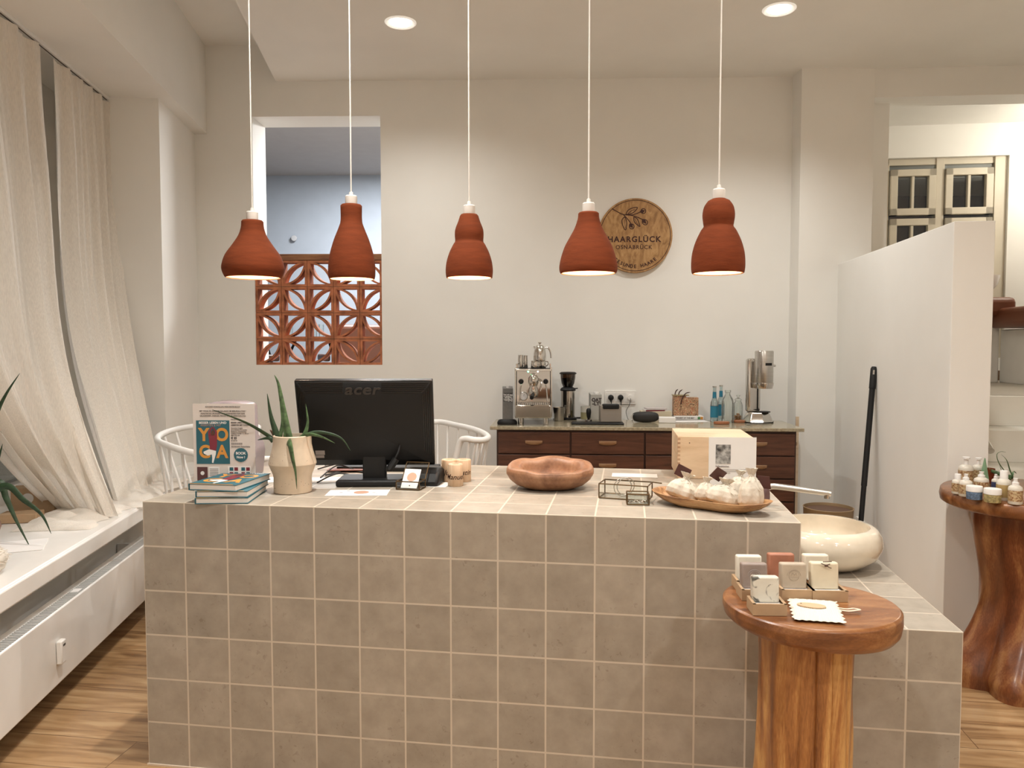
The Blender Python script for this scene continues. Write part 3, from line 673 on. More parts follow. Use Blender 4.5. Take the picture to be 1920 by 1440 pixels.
def sl(pts, w=.003):                                       # stroke on the sign; px of the zoomed crop -> metres
    P = smoothpath([((x-700)/1516*.262*2*.98, 0, (706-y)/1516*.262*2*.98*1.0) for x, y in pts], 6)
    kx = 2*SR/1000*1.0
    P = smoothpath([((x-700)*kx, -.0338, (708-y)*kx) for x, y in pts], 6)
    tw.tube(P, w, 6, flat=.3, upv=(0,1,0))
sl([(382,345),(450,385),(535,425),(640,437),(720,460),(800,495)]); sl([(575,430),(660,430),(730,408),(775,385)]); sl([(535,425),(590,480),(640,545)])
for pts in ([(570,425),(600,370),(660,340),(725,333),(690,385),(640,415),(570,425)], [(555,455),(520,500),(530,570),(567,632),(585,560),(578,500),(555,455)], [(675,460),(685,520),(720,560),(762,585),(745,530),(720,480),(675,460)]): sl(pts)
sl([(600,415),(650,375),(690,360)], .002); sl([(560,490),(560,560),(567,610)], .0015); sl([(690,480),(715,530),(745,565)], .0015)
for (ax_, ay_, bx_, by_) in ((765,392,822,376), (793,492,842,545), (625,550,662,600)):
    d_ = Vector((bx_-ax_, by_-ay_)); nn = Vector((-d_.y, d_.x)).normalized()*30
    pts = [(ax_,ay_),(ax_+d_.x*.5+nn.x,ay_+d_.y*.5+nn.y),(bx_+nn.x*.9,by_+nn.y*.9),(bx_+d_.x*.25,by_+d_.y*.25),(bx_-nn.x*.9,by_-nn.y*.9),(ax_+d_.x*.5-nn.x,ay_+d_.y*.5-nn.y),(ax_,ay_)]
    sl(pts); kx = 2*SR/1000
    tw.add([((x-700)*kx,-.0336,(708-y)*kx) for x, y in [(ax_,ay_),(ax_+d_.x*.5+nn.x*.8,ay_+d_.y*.5+nn.y*.8),(bx_+d_.x*.15,by_+d_.y*.15),(ax_+d_.x*.5-nn.x*.8,ay_+d_.y*.5-nn.y*.8)]], [(0,1,2,3)])
link('twig', tw, BURN, parent=sg, fix=False)
kx = 2*SR/1000
lt = MB(); addtext(lt, 'HAARGLÜCK', .056, fn=stand(-.008, -.0338, (708-760)*kx), font_bold=.0018, space=1.22)
addtext(lt, 'OSNABRÜCK', .040, fn=stand(-.010, -.0338, (708-865)*kx), font_bold=.0007, space=1.15)
txt = 'GESUNDE HAARE'; ar = 392*kx
for i, ch in enumerate(txt):
    if ch == ' ': continue
    a_ = R(-90 + (i - 6)*6.6 - 0)
    def f(v, a_=a_):
        x, z = v[0], v[1] - .012; ro = a_ + math.pi/2; c_, s_ = math.cos(ro), math.sin(ro)
        return (ar*math.cos(a_) + x*c_ - z*s_, -.0338 - v[2], ar*math.sin(a_) + x*s_ + z*c_)
    addtext(lt, ch, .034, fn=f, font_bold=.0011)
link('lettering', lt, BURN, parent=sg, fix=False, smooth=0)

# broom pole, bin, socket, stick
tp_ = ony(1639, 684, 4.60); bt_ = ony(1604, 1092, 4.40); bt_.z = .012
bpole = thing('broom_pole', 'long black pole leaning against the half-height wall beside the bin', 'pole', (bt_.x, bt_.y, 0))
d_ = tp_ - bt_
link('shaft', MB().tube([(0,0,.012), d_*.45 + Vector((0,0,.012))], .0145, 16), BLACK, parent=bpole)
link('upper_shaft', MB().tube([d_*.45 + Vector((0,0,.012)), d_*.9], .0165, 16), BLACK, parent=bpole)
link('grip', MB().tube([d_*.9, d_*.99, d_], [.019,.019,.013], 16), BLACK, parent=bpole)
link('grip_label', MB().tube([d_*.965+Vector((-.006,-.014,0)), d_*.985+Vector((-.006,-.014,0))], .006, 8), STEEL, parent=bpole)
bn = onz(1553, 951, .47)
wb = thing('waste_bin', 'round bronze metal waste bin on the floor behind the marble basin', 'bin', (bn.x, bn.y, 0))
br_ = 44.5/F*bn.y
link('body', MB().lathe_open([(br_*.86,0),(br_,.465),(br_+.003,.47),(br_-.003,.472),(br_-.005,.465),(br_*.86-.004,.006)], n=56), [BINM], parent=wb, fix=False, smooth=60)
link('liner', MB().lathe([(0,.006),(br_*.86-.006,.006),(br_-.008,.455)], n=48), BIND, parent=wb)
for a_ in (187,): link('handle_pin', MB().cyl((br_*math.cos(R(a_)), br_*math.sin(R(a_)), .40), .008, .03), BLACK, parent=wb)
so = ony(1626, 983, 4.81)
fx = SX + (so.y - 3.57)*math.tan(R(-RC))
sk = thing('wall_socket', 'small white double socket low on the half-height wall behind the basin', 'socket', (fx-.001, so.y, so.z), RC)
link('frame', MB().box(-.010,0,-.075,.075,-.035,.035), WHITE, parent=sk, bevel=.002)
for y_ in (-.036,.036): link('outlet', MB().lathe([(.0,.0),(.020,.0),(.022,.004)], n=20), GRILL, parent=sk, loc=(-.0135,y_,0), ry=90)
st_ = ony(1495, 781, 5.36)
solo('wooden_stick', MB().box(-.011,.011,-.006,.006,0,st_.z), PINE, 'flat wooden stick standing upright beside the far end of the dark cabinet', 'stick', loc=(st_.x, st_.y, 0), bevel=.002)
# stair handrail and salon units on the platform
hr = thing('handrail', 'chrome stair handrail ending just beyond the half-height wall', 'handrail', (SX+.178, 3.57, 0), RC)
e0 = ony(1858, 846, 3.66); loc0 = Matrix.Rotation(R(-RC),3,'Z') @ (e0 - Vector((SX+.178, 3.57, 0)))
ex = max(loc0.x, .035)
link('tube', MB().tube([(ex, loc0.y, loc0.z), (ex, loc0.y+1.35, loc0.z+.88)], .017, 16), CHROME, parent=hr)
for k in (.35, 1.0): link('bracket', MB().tube([(0, loc0.y+k, loc0.z+k*.652-.03), (ex, loc0.y+k, loc0.z+k*.652)], .007, 8), CHROME, parent=hr)
def wash_unit(px, Y, label, dz=0):
    q = ony(px, 600, Y)
    t = thing('wash_station', label, 'wash station', (q.x, q.y, RH), -8, 'hair wash chairs on the raised floor')
    link('base', MB().box(-.22,.38,-.25,.35,0,.44), WHITE, parent=t, bevel=.01)
    link('seat', MB().box(-.33,.38,-.3,.34,.45,.61), LEATHER, parent=t, bevel=.045, seg=4)
    link('backrest', MB().at(-.0,0,0,ry=0).prism_y([(.02,.60),(.30,.60),(.50,1.02),(.36,1.04),(.16,.80)], -.28,.28), LEATHER, parent=t, bevel=.03, seg=3)
    link('basin', MB().lathe([(0,.62),(.10,.64),(.20,.72),(.22,.80),(.20,.80),(.16,.72),(0,.66)], c=(.62,0,0), n=36), WHITE, parent=t, smooth=60)
    return t
wash_unit(1975, 6.0, 'brown leather wash chair on a white box base, nearest the stairs')
q = ony(1853, 560, 6.50)
wt = thing('wash_station', 'brown padded wash seat with a white bowl, mostly hidden by the half-height wall', 'wash station', (q.x, q.y, RH), -8, 'hair wash chairs on the raised floor')
link('seat', MB().box(-.4,.09,-.3,.2,.54,.70), LEATHER, parent=wt, bevel=.045, seg=3)
link('basin', MB().lathe([(0,.72),(.08,.74),(.15,.82),(.17,.90),(.15,.90),(.11,.82),(0,.76)], c=(-.05,.1,0), n=36), WHITE, parent=wt, smooth=60)
link('base', MB().box(-.4,.03,-.15,.2,0,.54), WHITE, parent=wt, bevel=.01)
# ------------------------------------------------------------------ dark cabinet with stone top
K0 = onz(918.5, 799.5, .89); AK = -3.6
kc, ks = math.cos(R(AK)), math.sin(R(AK))
K1 = onz(1513, 805, .89); KW = (K1 - K0).length
cb = thing('sideboard', 'dark wood sideboard with rows of drawers under a beige stone top', 'sideboard', (K0.x, K0.y, 0), AK)
KD = .50
link('stone_top', MB().box(0, KW, 0, KD, .868, .89), STONE, parent=cb, bevel=.003)
link('carcass', MB().box(.042, KW-.042, .03, KD-.01, .05, .868), CABD, parent=cb)
link('plinth', MB().box(.06, KW-.06, .06, KD-.02, 0, .05), CABD, parent=cb)
cols = 4; cwid = (KW - .084 - .012*5)/cols; rh = .148
for i in range(cols):
    for j in range(5):
        x0 = .042 + .012 + i*(cwid+.012); z1 = .852 - j*rh; z0 = z1 - rh + .009
        d = link('drawer', MB().box(x0, x0+cwid, .012, .031, z0, z1), CABW, parent=cb, bevel=.002)
        cx_ = x0 + cwid/2; cz_ = (z0+z1)/2 + .004
        m = MB(); prof_ = []
        vs = []
        for k in range(9):
            u = -1 + k/4; xx = cx_ + u*.056; dz_ = .016*(1-.55*abs(u)**3); dy = .026*(1-.35*abs(u)**4)
            vs += [(xx, .012, cz_+.011), (xx, .012-dy, cz_+.013), (xx, .012-dy*.9, cz_+.006), (xx, .012-.010, cz_-dz_+.002), (xx, .012, cz_-dz_)]
        fs = []
        for k in range(8):
            for q_ in range(5): fs.append((k*5+q_, k*5+(q_+1)%5, (k+1)*5+(q_+1)%5, (k+1)*5+q_))
        fs += [(0,1,2,3,4), tuple(40+q_ for q_ in (4,3,2,1,0))]
        link('handle', m.add(vs, fs), HANDLE, parent=d, smooth=50)
link('side_knob', MB().lathe([(0,0),(.010,0),(.012,.008),(0,.012)], n=16), HANDLE, parent=cb, loc=(KW-.042, .05, .785), ry=90)
TZ = .891
def ont(px, py): return onz(px, py, TZ)
PX = 1/F
# milk cartons
GREYC = mat('grey carton print', (.235,.225,.215), .6, var=.05, vscale=60); CREAMC = mat('pale carton print', (.42,.41,.38), .6)
def carton(px, py, wpx, hpx, body, label, lines, lsize, plate):
    q = ont(px, py); wd = wpx*PX*q.y; h = hpx*PX*q.y
    t = thing('drink_carton', label, 'carton', q + Vector((0, wd*.5, 0)), 4, 'drink cartons on the sideboard')
    link('box', MB().box(-wd/2, wd/2, -wd/2, wd/2, 0, h*.93).add([(-wd/2,-wd/2,h*.93),(wd/2,-wd/2,h*.93),(wd/2,wd/2,h*.985),(-wd/2,wd/2,h*.985),(-wd/2,wd/2,h*.93),(wd/2,wd/2,h*.93)], [(0,1,2,3),(0,3,4),(1,5,2),(3,2,5,4)]), body, parent=t, bevel=.001)
    link('cap', MB().cyl((.004,-.006,h*.94), wd*.22, h*.07), PAPER, parent=t)
    if plate: link('label_patch', MB().box(-wd*.42, wd*.45, -wd/2-.0006, -wd/2, h*.54, h*.80), BLACK, parent=t)
    lt = MB(); z_ = h*.735
    for ln, sz in lines: addtext(lt, ln, sz*wd, fn=stand(.002, -wd/2-.001, z_), font_bold=.0016); z_ -= sz*wd*.78
    link('lettering', lt, PAPER if plate else INK, parent=t, fix=False, smooth=0)
    return t
carton(952, 787, 19, 63, GREYC, 'tall grey drink carton with a black patch, at the sideboard end by the white chair', [('TOTAL',.30),('WIN-',.34),('WIN!',.36)], 1, True)
carton(1117, 788, 21, 52, CREAMC, 'grey drink carton with dark lettering standing below the wall sockets', [('OAT',.42),('-LY!',.46)], 1, False)
q = ont(951, 797)
solo('phone_handset', MB().lathe([(0,0),(.066,0),(.068,.012),(.062,.026),(.05,.034),(0,.036)], n=36, ey=.6), BLACK, 'flat black device lying in front of the tall grey carton', 'device', loc=q + Vector((0,.045,0)), bevel=0)
# espresso machine
q = ont(1000, 794); MW, MH = .242, .345
em = thing('espresso_machine', 'mirror-polished espresso machine with round gauge on the sideboard', 'espresso machine', (q.x, q.y, TZ), -2)
link('body', MB().box(-MW/2, MW/2, .0, .24, .045, .045+MH-.02), BLACK, parent=em, bevel=.004)
link('front_panel', MB().box(-MW/2+.008, MW/2-.008, -.004, .0, .13, .045+MH-.03), mat('mirror steel', (.50,.48,.46), .05, 1), parent=em, bevel=.001)
m = MB(); [m.box(s_*MW/2-.005, s_*MW/2+.005, -.01, .006, .045, .045+MH-.01) for s_ in (-1,1)]; m.box(-MW/2-.004, MW/2+.004, -.01, .004, .045+MH-.035, .045+MH-.02)
link('trim', m, CHROME, parent=em, bevel=.002)
m = MB(); zt = .045+MH
for s_ in (-1,1): m.tube([(s_*(MW/2-.006), 0, zt-.02), (s_*(MW/2-.006), 0, zt+.012), (s_*(MW/2-.006), .22, zt+.012), (s_*(MW/2-.006), .22, zt-.02)], .0035, 8)
link('cup_rail', m, CHROME, parent=em)
link('drip_tray', MB().prism_y([(-MW/2,.045),(MW/2,.045),(MW/2,.125),(MW/2-.02,.135),(-MW/2+.02,.135),(-MW/2,.125)], -.11, 0), CHROME, parent=em, bevel=.006)
m = MB(); [m.box(-.1+k*.0135, -.096+k*.0135, -.10, -.01, .1352, .137) for k in range(16)]; link('drip_grate', m, BLACK, parent=em, fix=False)
link('group_head', MB().lathe([(0,.215),(.030,.215),(.032,.235),(.024,.25),(.028,.265),(.034,.28),(.034,.31),(.022,.325),(.012,.34),(0,.342)], c=(0,-.05,0), n=32), CHROME, parent=em, smooth=50)
link('group_lever', MB().tube(smoothpath([(.034,-.05,.30),(.055,-.075,.285),(.052,-.095,.255),(.045,-.10,.225)],5), .006, 10), CHROME, parent=em)
pf = link('portafilter', MB().lathe([(0,.185),(.026,.185),(.034,.195),(.034,.214),(0,.214)], c=(0,-.05,0), n=32), CHROME, parent=em, smooth=50)
link('portafilter_handle', MB().tube([(0,-.075,.205),(-.005,-.115,.198),(-.01,-.17,.185)], [.010,.014,.013], 14), BLACK, parent=pf)
ga = link('gauge', MB().lathe([(0,0),(.028,0),(.030,.008),(.026,.012),(0,.012)], n=32), STEEL, parent=em, loc=(-.066,-.006,.185), rx=90)
link('dial_face', disc(.024,.0125), PAPER, parent=ga); m = MB().tube([(0,0,.0135),(.003,.018,.0135)], .001, 5); link('needle', m, INK, parent=ga)
for s_ in (-1,1):
    k_ = link('valve_knob', MB().lathe([(0,0),(.016,0),(.018,.006),(.016,.022),(0,.025)], n=12), BLACK, parent=em, loc=(s_*.083,-.006,.285), rx=90)
    link('steam_wand', MB().tube(smoothpath([(s_*.083,-.01,.275),(s_*.083,-.04,.265),(s_*.088,-.05,.235),(s_*.095,-.055,.155)],5), .0045, 8), CHROME, parent=em)
link('green_light', MB().lathe([(0,0),(.005,0),(0,.004)], n=12), mat('green indicator', (.1,.9,.4), .3, emit=18, ecol=(.08,1,.4)), parent=em, loc=(-.035,-.005,.352), rx=90)
link('white_light', MB().lathe([(0,0),(.0045,0),(0,.004)], n=12), mat('white indicator', (1,.9,.9), .3, emit=12, ecol=(1,.85,.8)), parent=em, loc=(.03,-.005,.352), rx=90)
for s_ in (-1,1):
    for y_ in (-.06, .2): link('foot', MB().cyl((s_*.085, y_, 0), .018, .047), CHROME, parent=em)
ez = TZ + zt - .019
def jug(px, w_, h_, label, name, y_, spout=True, cat='jug', handle=True):
    x_ = (px-960)*PX*(q.y+y_)
    t = thing(name, label, cat, (x_, q.y + y_, ez), 0, 'steel vessels on the espresso machine')
    r_ = w_/2
    link('vessel', MB().lathe_open([(r_*.92,0),(r_,h_*.05),(r_*.95,h_*.6),(r_*.88,h_*.9),(r_*.93,h_),(r_*.88,h_-.003),(r_*.83,h_*.9),(r_*.9,.004)], n=32).lathe([(0,.003),(r_*.92,.003)], n=32), CHROME, parent=t, smooth=60, fix=False)
    if handle: link('handle', MB().tube(smoothpath([(r_*.9,0,h_*.9),(r_*1.5,0,h_*.85),(r_*1.55,0,h_*.5),(r_*.95,0,h_*.25)],5), .0035, 8), CHROME, parent=t)
    return t
jug(976, .038, .092, 'tall narrow steel tumbler on the espresso machine, nearest the window', 'steel_tumbler', .07, cat='tumbler', handle=False)
jug(985, .036, .088, 'steel tumbler on the espresso machine between the tall tumbler and the jugs', 'steel_tumbler', .13, cat='tumbler', handle=False)
jug(1003, .056, .052, 'low steel milk jug on the espresso machine below the coffee pot, window side', 'milk_jug', .05)
jug(1017, .050, .052, 'low steel milk jug on the espresso machine below the coffee pot, socket side', 'milk_jug', .12)
x_ = (1012-960)*PX*(q.y+.09)
cp = thing('coffee_pot', 'shiny steel coffee pot with lid knob and curved handle on top of the espresso machine', 'coffee pot', (x_, q.y+.088, ez+.0525))
link('vessel', MB().lathe([(0,0),(.042,0),(.044,.01),(.043,.05),(.036,.085),(.026,.102),(.022,.106),(0,.108)], n=36), CHROME, parent=cp, smooth=60)
link('lid_knob', MB().lathe([(0,.106),(.004,.106),(.004,.114),(.010,.118),(.013,.125),(.009,.127),(0,.125)], n=16), CHROME, parent=cp)
link('spout', MB().tube([(-.030,0,.085),(-.042,0,.098)], [.010,.004], 8), CHROME, parent=cp)
link('handle', MB().tube(smoothpath([(.034,0,.085),(.055,0,.088),(.072,0,.062),(.078,0,.018)],6), [.004]*5+[.006]*14, 10), CHROME, parent=cp)
# grinder
g0 = ont(1066, 788)
gr = thing('coffee_grinder', 'steel coffee grinder with bean hopper beside the espresso machine', 'grinder', g0 + Vector((0,.07,0)))
link('base', MB().lathe([(0,0),(.064,0),(.064,.012),(.05,.018),(0,.018)], n=36), BLACK, parent=gr)
link('body', MB().lathe([(0,.018),(.050,.018),(.050,.205),(0,.205)], n=40), mat('grinder steel', (.5,.47,.43), .08, 1), parent=gr)
link('collar', MB().lathe([(0,.205),(.054,.205),(.056,.213),(.05,.224),(.034,.232),(0,.232)], n=36), BLACK, parent=gr)
link('collar_lever', MB().tube([(.04,-.02,.221),(.068,-.03,.224)], .004, 8), BLACK, parent=gr)
link('hopper', MB().lathe([(0,.232),(.034,.232),(.046,.26),(.052,.295),(.054,.325),(.050,.325)], n=36), SMOKE, parent=gr, smooth=60)
link('beans', MB().lathe([(0,.234),(.031,.234),(.043,.26),(.049,.296),(0,.300)], n=36), mat('coffee beans', (.035,.014,.007), .4, bump=1, bscale=300), parent=gr)
link('lid', MB().lathe([(0,.325),(.060,.325),(.062,.331),(.05,.339),(0,.341)], n=36), BLACK, parent=gr)
link('spout_fork', MB().box(-.006,.006,-.06,-.049,.03,.13), CHROME, parent=gr, bevel=.002)
q2 = ont(1048, 789)
mp_ = thing('milk_pitcher', 'steel milk pitcher standing between the espresso machine and the grinder', 'jug', q2 + Vector((0,.0,0)))
link('vessel', MB().lathe_open([(.032,0),(.034,.004),(.036,.05),(.042,.096),(.041,.096),(.034,.05),(.031,.004)], n=36).lathe([(0,.001),(.032,.001)]), STEEL, parent=mp_, smooth=60, fix=False)
link('handle', MB().tube(smoothpath([(.03,.03,.085),(.045,.05,.07),(.03,.04,.02)],5), .004, 8), STEEL, parent=mp_)
# tray group
q3 = ont(1121, 796.5)
solo('serving_tray', MB().box(-.175,.175,0,.14,0,.010), BLACK, 'black tray under the grey knock box on the sideboard', 'tray', loc=q3, rz=AK, bevel=.004)
q4 = ont(1099, 790)
mg = thing('tin_mug', 'pale two-tone mug on the black tray behind the tamper', 'mug', (q4.x, q4.y+.05, TZ+.0105))
link('body', MB().lathe_open([(.030,0),(.034,.004),(.034,.092),(.032,.092),(.031,.004)], n=32).lathe([(0,.002),(.030,.002)]), [mat('pale enamel', (.5,.49,.44), .4)], parent=mg, fix=False)
link('band', MB().lathe_open([(.0345,.002),(.0345,.05)], n=32), mat('olive enamel', (.26,.24,.13), .4), parent=mg, fix=False)
q5 = ont(1104, 793)
tm = thing('tamper', 'coffee tamper with a black handle in front of the pale mug', 'tamper', (q5.x, q5.y+.015, TZ+.0105))
link('base', MB().lathe([(0,0),(.024,0),(.024,.012),(.008,.018),(0,.018)], n=28), CHROME, parent=tm)
link('handle', MB().lathe([(0,.018),(.008,.018),(.013,.03),(.017,.06),(.016,.078),(.010,.088),(0,.090)], n=24), BLACK, parent=tm, smooth=60)
q6 = ont(1145.5, 794.5)
kb = thing('knock_box', 'grey box with a black knock bar standing on the black tray', 'knock box', (q6.x, q6.y, TZ+.0105))
link('box', MB().box(-.072,.072,0,.10,0,.112), mat('taupe box', (.27,.235,.20), .5), parent=kb, bevel=.004)
link('bar', MB().box(-.056,.056,-.006,.05,.088,.122), BLACK, parent=kb, bevel=.008)
link('seam', MB().box(-.0722,.0722,-.0006,0,.058,.059), INKG, parent=kb)
# wall sockets with plugs
q7 = bw(1163, 745)
ws = thing('wall_socket', 'white triple wall socket above the sideboard with two black plugs and one white', 'socket', Matrix.Rotation(R(AB),3,'Z') @ Vector((q7.x,-.0005,q7.z)) + Vector((0,BY,0)), AB)
link('frame', MB().box(-.113,.113,-.010,0,-.051,.051), WHITE, parent=ws, bevel=.003)
for i_ in (-1,0,1):
    link('insert', MB().box(i_*.071-.034,i_*.071+.034,-.012,-.010,-.034,.034), WHITE, parent=ws, bevel=.001)
    if i_ < 1:
        pg = link('plug', MB().lathe([(0,0),(.019,0),(.021,.006),(.019,.03),(.010,.036),(0,.037)], n=24).tube([(0,-.002,.02),(0,-.03,.028)], [.010,.006], 10), BLACK, parent=ws, loc=(i_*.071,-.012,.0), rx=90)
    else:
        pg = link('plug', MB().lathe([(0,0),(.020,0),(.020,.016),(0,.018)], n=24), WHITE, parent=ws, loc=(i_*.071,-.012,.0), rx=90)
wp = ws.location
m = lambda pts, r_, : MB().tube(smoothpath(pts, 8), r_, 8)
solo('power_cable', m([wp+Vector((-.071,-.045,-.03)), wp+Vector((-.068,-.055,-.10)), wp+Vector((-.07,-.09,-.14)), Vector((wp.x-.09, wp.y-.10, TZ+.004)), Vector((wp.x-.35, wp.y-.12, TZ+.004)), Vector((g0.x+.09, g0.y+.10, TZ+.004))], .0032), BLACK, 'black cable running from the first wall plug to the coffee grinder', 'cable', smooth=70)
solo('power_cable', m([wp+Vector((0,-.045,-.03)), wp+Vector((-.005,-.055,-.10)), wp+Vector((-.03,-.08,-.15)), Vector((wp.x-.05, wp.y-.08, TZ+.004)), Vector((wp.x-.4, wp.y-.06, TZ+.004)), Vector((q.x+.15, q.y+.27, TZ+.004))], .0032), BLACK, 'black cable running from the middle wall plug behind the knock box', 'cable', smooth=70)
spk = ont(1212, 792.5)
solo('charging_cable', m([wp+Vector((.071,-.032,-.006)), wp+Vector((.060,-.05,-.05)), wp+Vector((.035,-.06,-.10)), wp+Vector((.05,-.10,-.16)), Vector((spk.x-.07, spk.y+.06, TZ+.02))], .0018), BLACK, 'thin cable drooping from the white plug to the black speaker', 'cable', smooth=70)
sk2 = thing('portable_speaker', 'rounded black speaker with a pale side lying below the drooping cable', 'speaker', spk + Vector((0,.045,0)), -4)
def spf(u, v):
    a = 2*math.pi*u; b = -math.pi/2 + math.pi*v; sg_ = lambda x, p_: math.copysign(abs(x)**p_, x)
    return (.092*sg_(math.cos(b),.6)*sg_(math.cos(a),.8), .045*sg_(math.cos(b),.6)*sg_(math.sin(a),.8), .036 + .036*sg_(math.sin(b),.7)*(1-.0*u))
link('shell', MB().grid(spf, 40, 20, closed_u=True), RUBBER, parent=sk2, smooth=180)
link('side_panel', MB().lathe([(0,0),(.022,0),(.026,.004),(0,.006)], n=24, ey=.75), GRILL, parent=sk2, loc=(-.078,-.018,.036), rx=90, ry=0, rz=-35)
# boxes and cards
CREAMB = mat('cream box card', (.55,.48,.35), .7)
q8 = ont(1233, 788)
solo('cream_box', MB().box(-.112,.105,0,.10,0,.060), CREAMB, 'wide cream box behind the black speaker, cards lying on its lid', 'box', loc=q8 + Vector((0,.03,0)), rz=-3, bevel=.002)
pk = thing('card_pack', 'stack of printed cards with maroon edge lying on the wide cream box', 'cards', (q8.x-.005, q8.y+.075, TZ+.0605), 6)
link('cards', MB().box(-.08,.08,-.04,.045,0,.012), PAPER, parent=pk); link('top_card', MB().box(-.07,.075,-.045,.04,.0125,.022), mat('pale lilac card', (.55,.50,.50), .6), parent=pk)
link('edge_strip', MB().box(-.078,.06,-.0415,-.040,.001,.009), MAROON, parent=pk)
q9 = ont(1252, 793)
solo('white_box', MB().box(-.06,.052,0,.085,0,.036), PAPER, 'small white box at the front between the speaker and the book', 'box', loc=q9, rz=-10, bevel=.002)
q10 = ont(1292, 787.5)
bk = thing('book', 'white-spined book lying under the ornate printed box on the sideboard', 'book', q10 + Vector((0,.0,0)), -3)
link('cover', MB().box(-.103,.103,0,.14,.002,.026), PAPER, parent=bk, bevel=.001)
link('spine_text', addtext(MB(), 'THE BEST OF THE BEST', .013, fn=stand(-.03,-.0008,.014), font_bold=.0003), INK, parent=bk, fix=False, smooth=0)
m_ = MB().box(.060,.078,-.0008,0,.005,.023); link('green_patch', m_, mat('green print', (.06,.22,.08), .5), parent=bk); link('yellow_patch', MB().box(.079,.097,-.0008,0,.005,.023), ORANGE, parent=bk)
solo('paper_sheet', MB().box(-.14,.12,-.01,.12,0,.0015), PAPER, 'white paper lying on the stone top beneath the book', 'paper', loc=ont(1298, 791.5), rz=4)
# ornate container with dried chillies
q11 = (q10.x-.012, q10.y+.045, TZ+.0265)
ob = thing('ornate_box', 'colourful ornately printed box standing on the white book', 'box', q11, -3)
OM, nt, p_, _, LL = nodes('ornate print')
tc = N(nt, 'ShaderNodeTexCoord'); n1 = N(nt, 'ShaderNodeTexNoise'); n1.inputs['Scale'].default_value = 26; n1.inputs['Distortion'].default_value = 3; n1.inputs['Detail'].default_value = 3; LL.new(tc.outputs['Object'], n1.inputs[0])
cr = N(nt, 'ShaderNodeValToRGB'); e = cr.color_ramp.elements; cr.color_ramp.interpolation = 'CONSTANT'
e[0].position = 0; e[0].color = (.10,.05,.03,1); e[1].position = .68; e[1].color = (.50,.38,.22,1)
for ps, c_ in ((.40,(.36,.20,.10,1)),(.46,(.55,.40,.24,1)),(.52,(.40,.07,.035,1)),(.56,(.33,.19,.09,1)),(.62,(.16,.12,.08,1))): e.new(ps).color = c_
LL.new(n1.outputs[0], cr.inputs[0]); LL.new(cr.outputs[0], p_.inputs['Base Color'])
link('case', MB().box(-.088,.088,0,.07,0,.13), OM, parent=ob, bevel=.003)
link('tall_side', MB().box(-.088,.0,.002,.068,.13,.145), OM, parent=ob, bevel=.002)
link('rim', MB().box(-.092,.02,-.003,.073,.142,.148), mat('green ochre rim', (.30,.24,.12), .5), parent=ob)
for i_, pts in enumerate(([(-.075,.03,.14),(-.068,.03,.172),(-.052,.03,.188)], [(-.048,.03,.14),(-.042,.03,.168),(-.02,.03,.186)], [(-.04,-.006,.08),(-.03,-.010,.125),(-.005,-.008,.16),(.028,-.006,.168)])):
    solo('dried_chilli', MB().at(*q11).tube(smoothpath(pts,6), [.004]*(6*(len(pts)-1)-2)+[.003,.002,.001], 8), LEATHD, ('dark dried chilli sticking up at the window-side corner of the ornate box','dark dried chilli sticking up in the middle of the ornate box','long dark dried chilli leaning over the front of the ornate box')[i_], 'chilli', 'dried chillies in the ornate box', smooth=70)
# bottles and jars
BLUEL = mat('blue bottle label', (.02,.19,.30), .5)
def bottle(px, py, w_, h_, label, kind, glass=GLASSB):
    q_ = ont(px, py); t = thing('glass_bottle' if kind != 'jar' else 'glass_jar', label, 'bottle' if kind != 'jar' else 'jar', q_ + Vector((0, w_/2, 0)), 0, 'glassware at the end of the sideboard')
    r_ = w_/2
    if kind == 'long': pr = [(0,0),(r_,0),(r_,h_*.48),(r_*.9,h_*.56),(r_*.5,h_*.68),(r_*.44,h_*.80),(r_*.42,h_*.97),(r_*.5,h_*.975),(r_*.5,h_),(r_*.4,h_)]
    elif kind == 'milk': pr = [(0,0),(r_,0),(r_,h_*.62),(r_*.9,h_*.72),(r_*.55,h_*.83),(r_*.42,h_*.87),(r_*.42,h_*.92),(r_*.52,h_*.93),(r_*.52,h_),(r_*.42,h_)]
    else: pr = [(0,0),(r_,0),(r_,h_*.58),(r_*.8,h_*.70),(r_*.62,h_*.74),(r_*.62,h_*.78)]
    link('glass', MB().lathe(pr + [(max(r-.003,0), z-.001) for r, z in pr[::-1]], n=36), glass, parent=t, smooth=50)
    if kind == 'long':
        link('body_label', MB().lathe_open([(r_+.0006,h_*.12),(r_+.0006,h_*.44)], n=36), BLUEL, parent=t, fix=False)
        link('neck_label', MB().lathe_open([(r_*.52,h_*.66),(r_*.47,h_*.84)], n=30), BLUEL, parent=t, fix=False)
        link('cap', MB().cyl((0,0,h_*.965), r_*.53, h_*.04), STEEL, parent=t)
    if kind == 'jar':
        link('lid', MB().lathe([(0,h_*.78),(r_*.72,h_*.78),(r_*.74,h_*.82),(r_*.3,h_*.87),(r_*.2,h_*.91),(r_*.42,h_*.95),(r_*.42,h_*.98),(0,h_)], n=32), glass, parent=t, smooth=50)
    return t
bottle(1341, 791, .054, .245, 'blue-labelled glass bottle, the front one of the pair', 'long')
bottle(1353, 787.5, .050, .245, 'blue-labelled glass bottle behind the front one', 'long')
bottle(1367, 793, .082, .222, 'empty clear milk bottle between the labelled bottles and the lidded jar', 'milk', GLASS)
jj = bottle(1386, 790, .068, .185, 'clear lidded jar half full of orange snacks beside the milk bottle', 'jar', GLASS)
rn = random.Random(4)
m = MB()
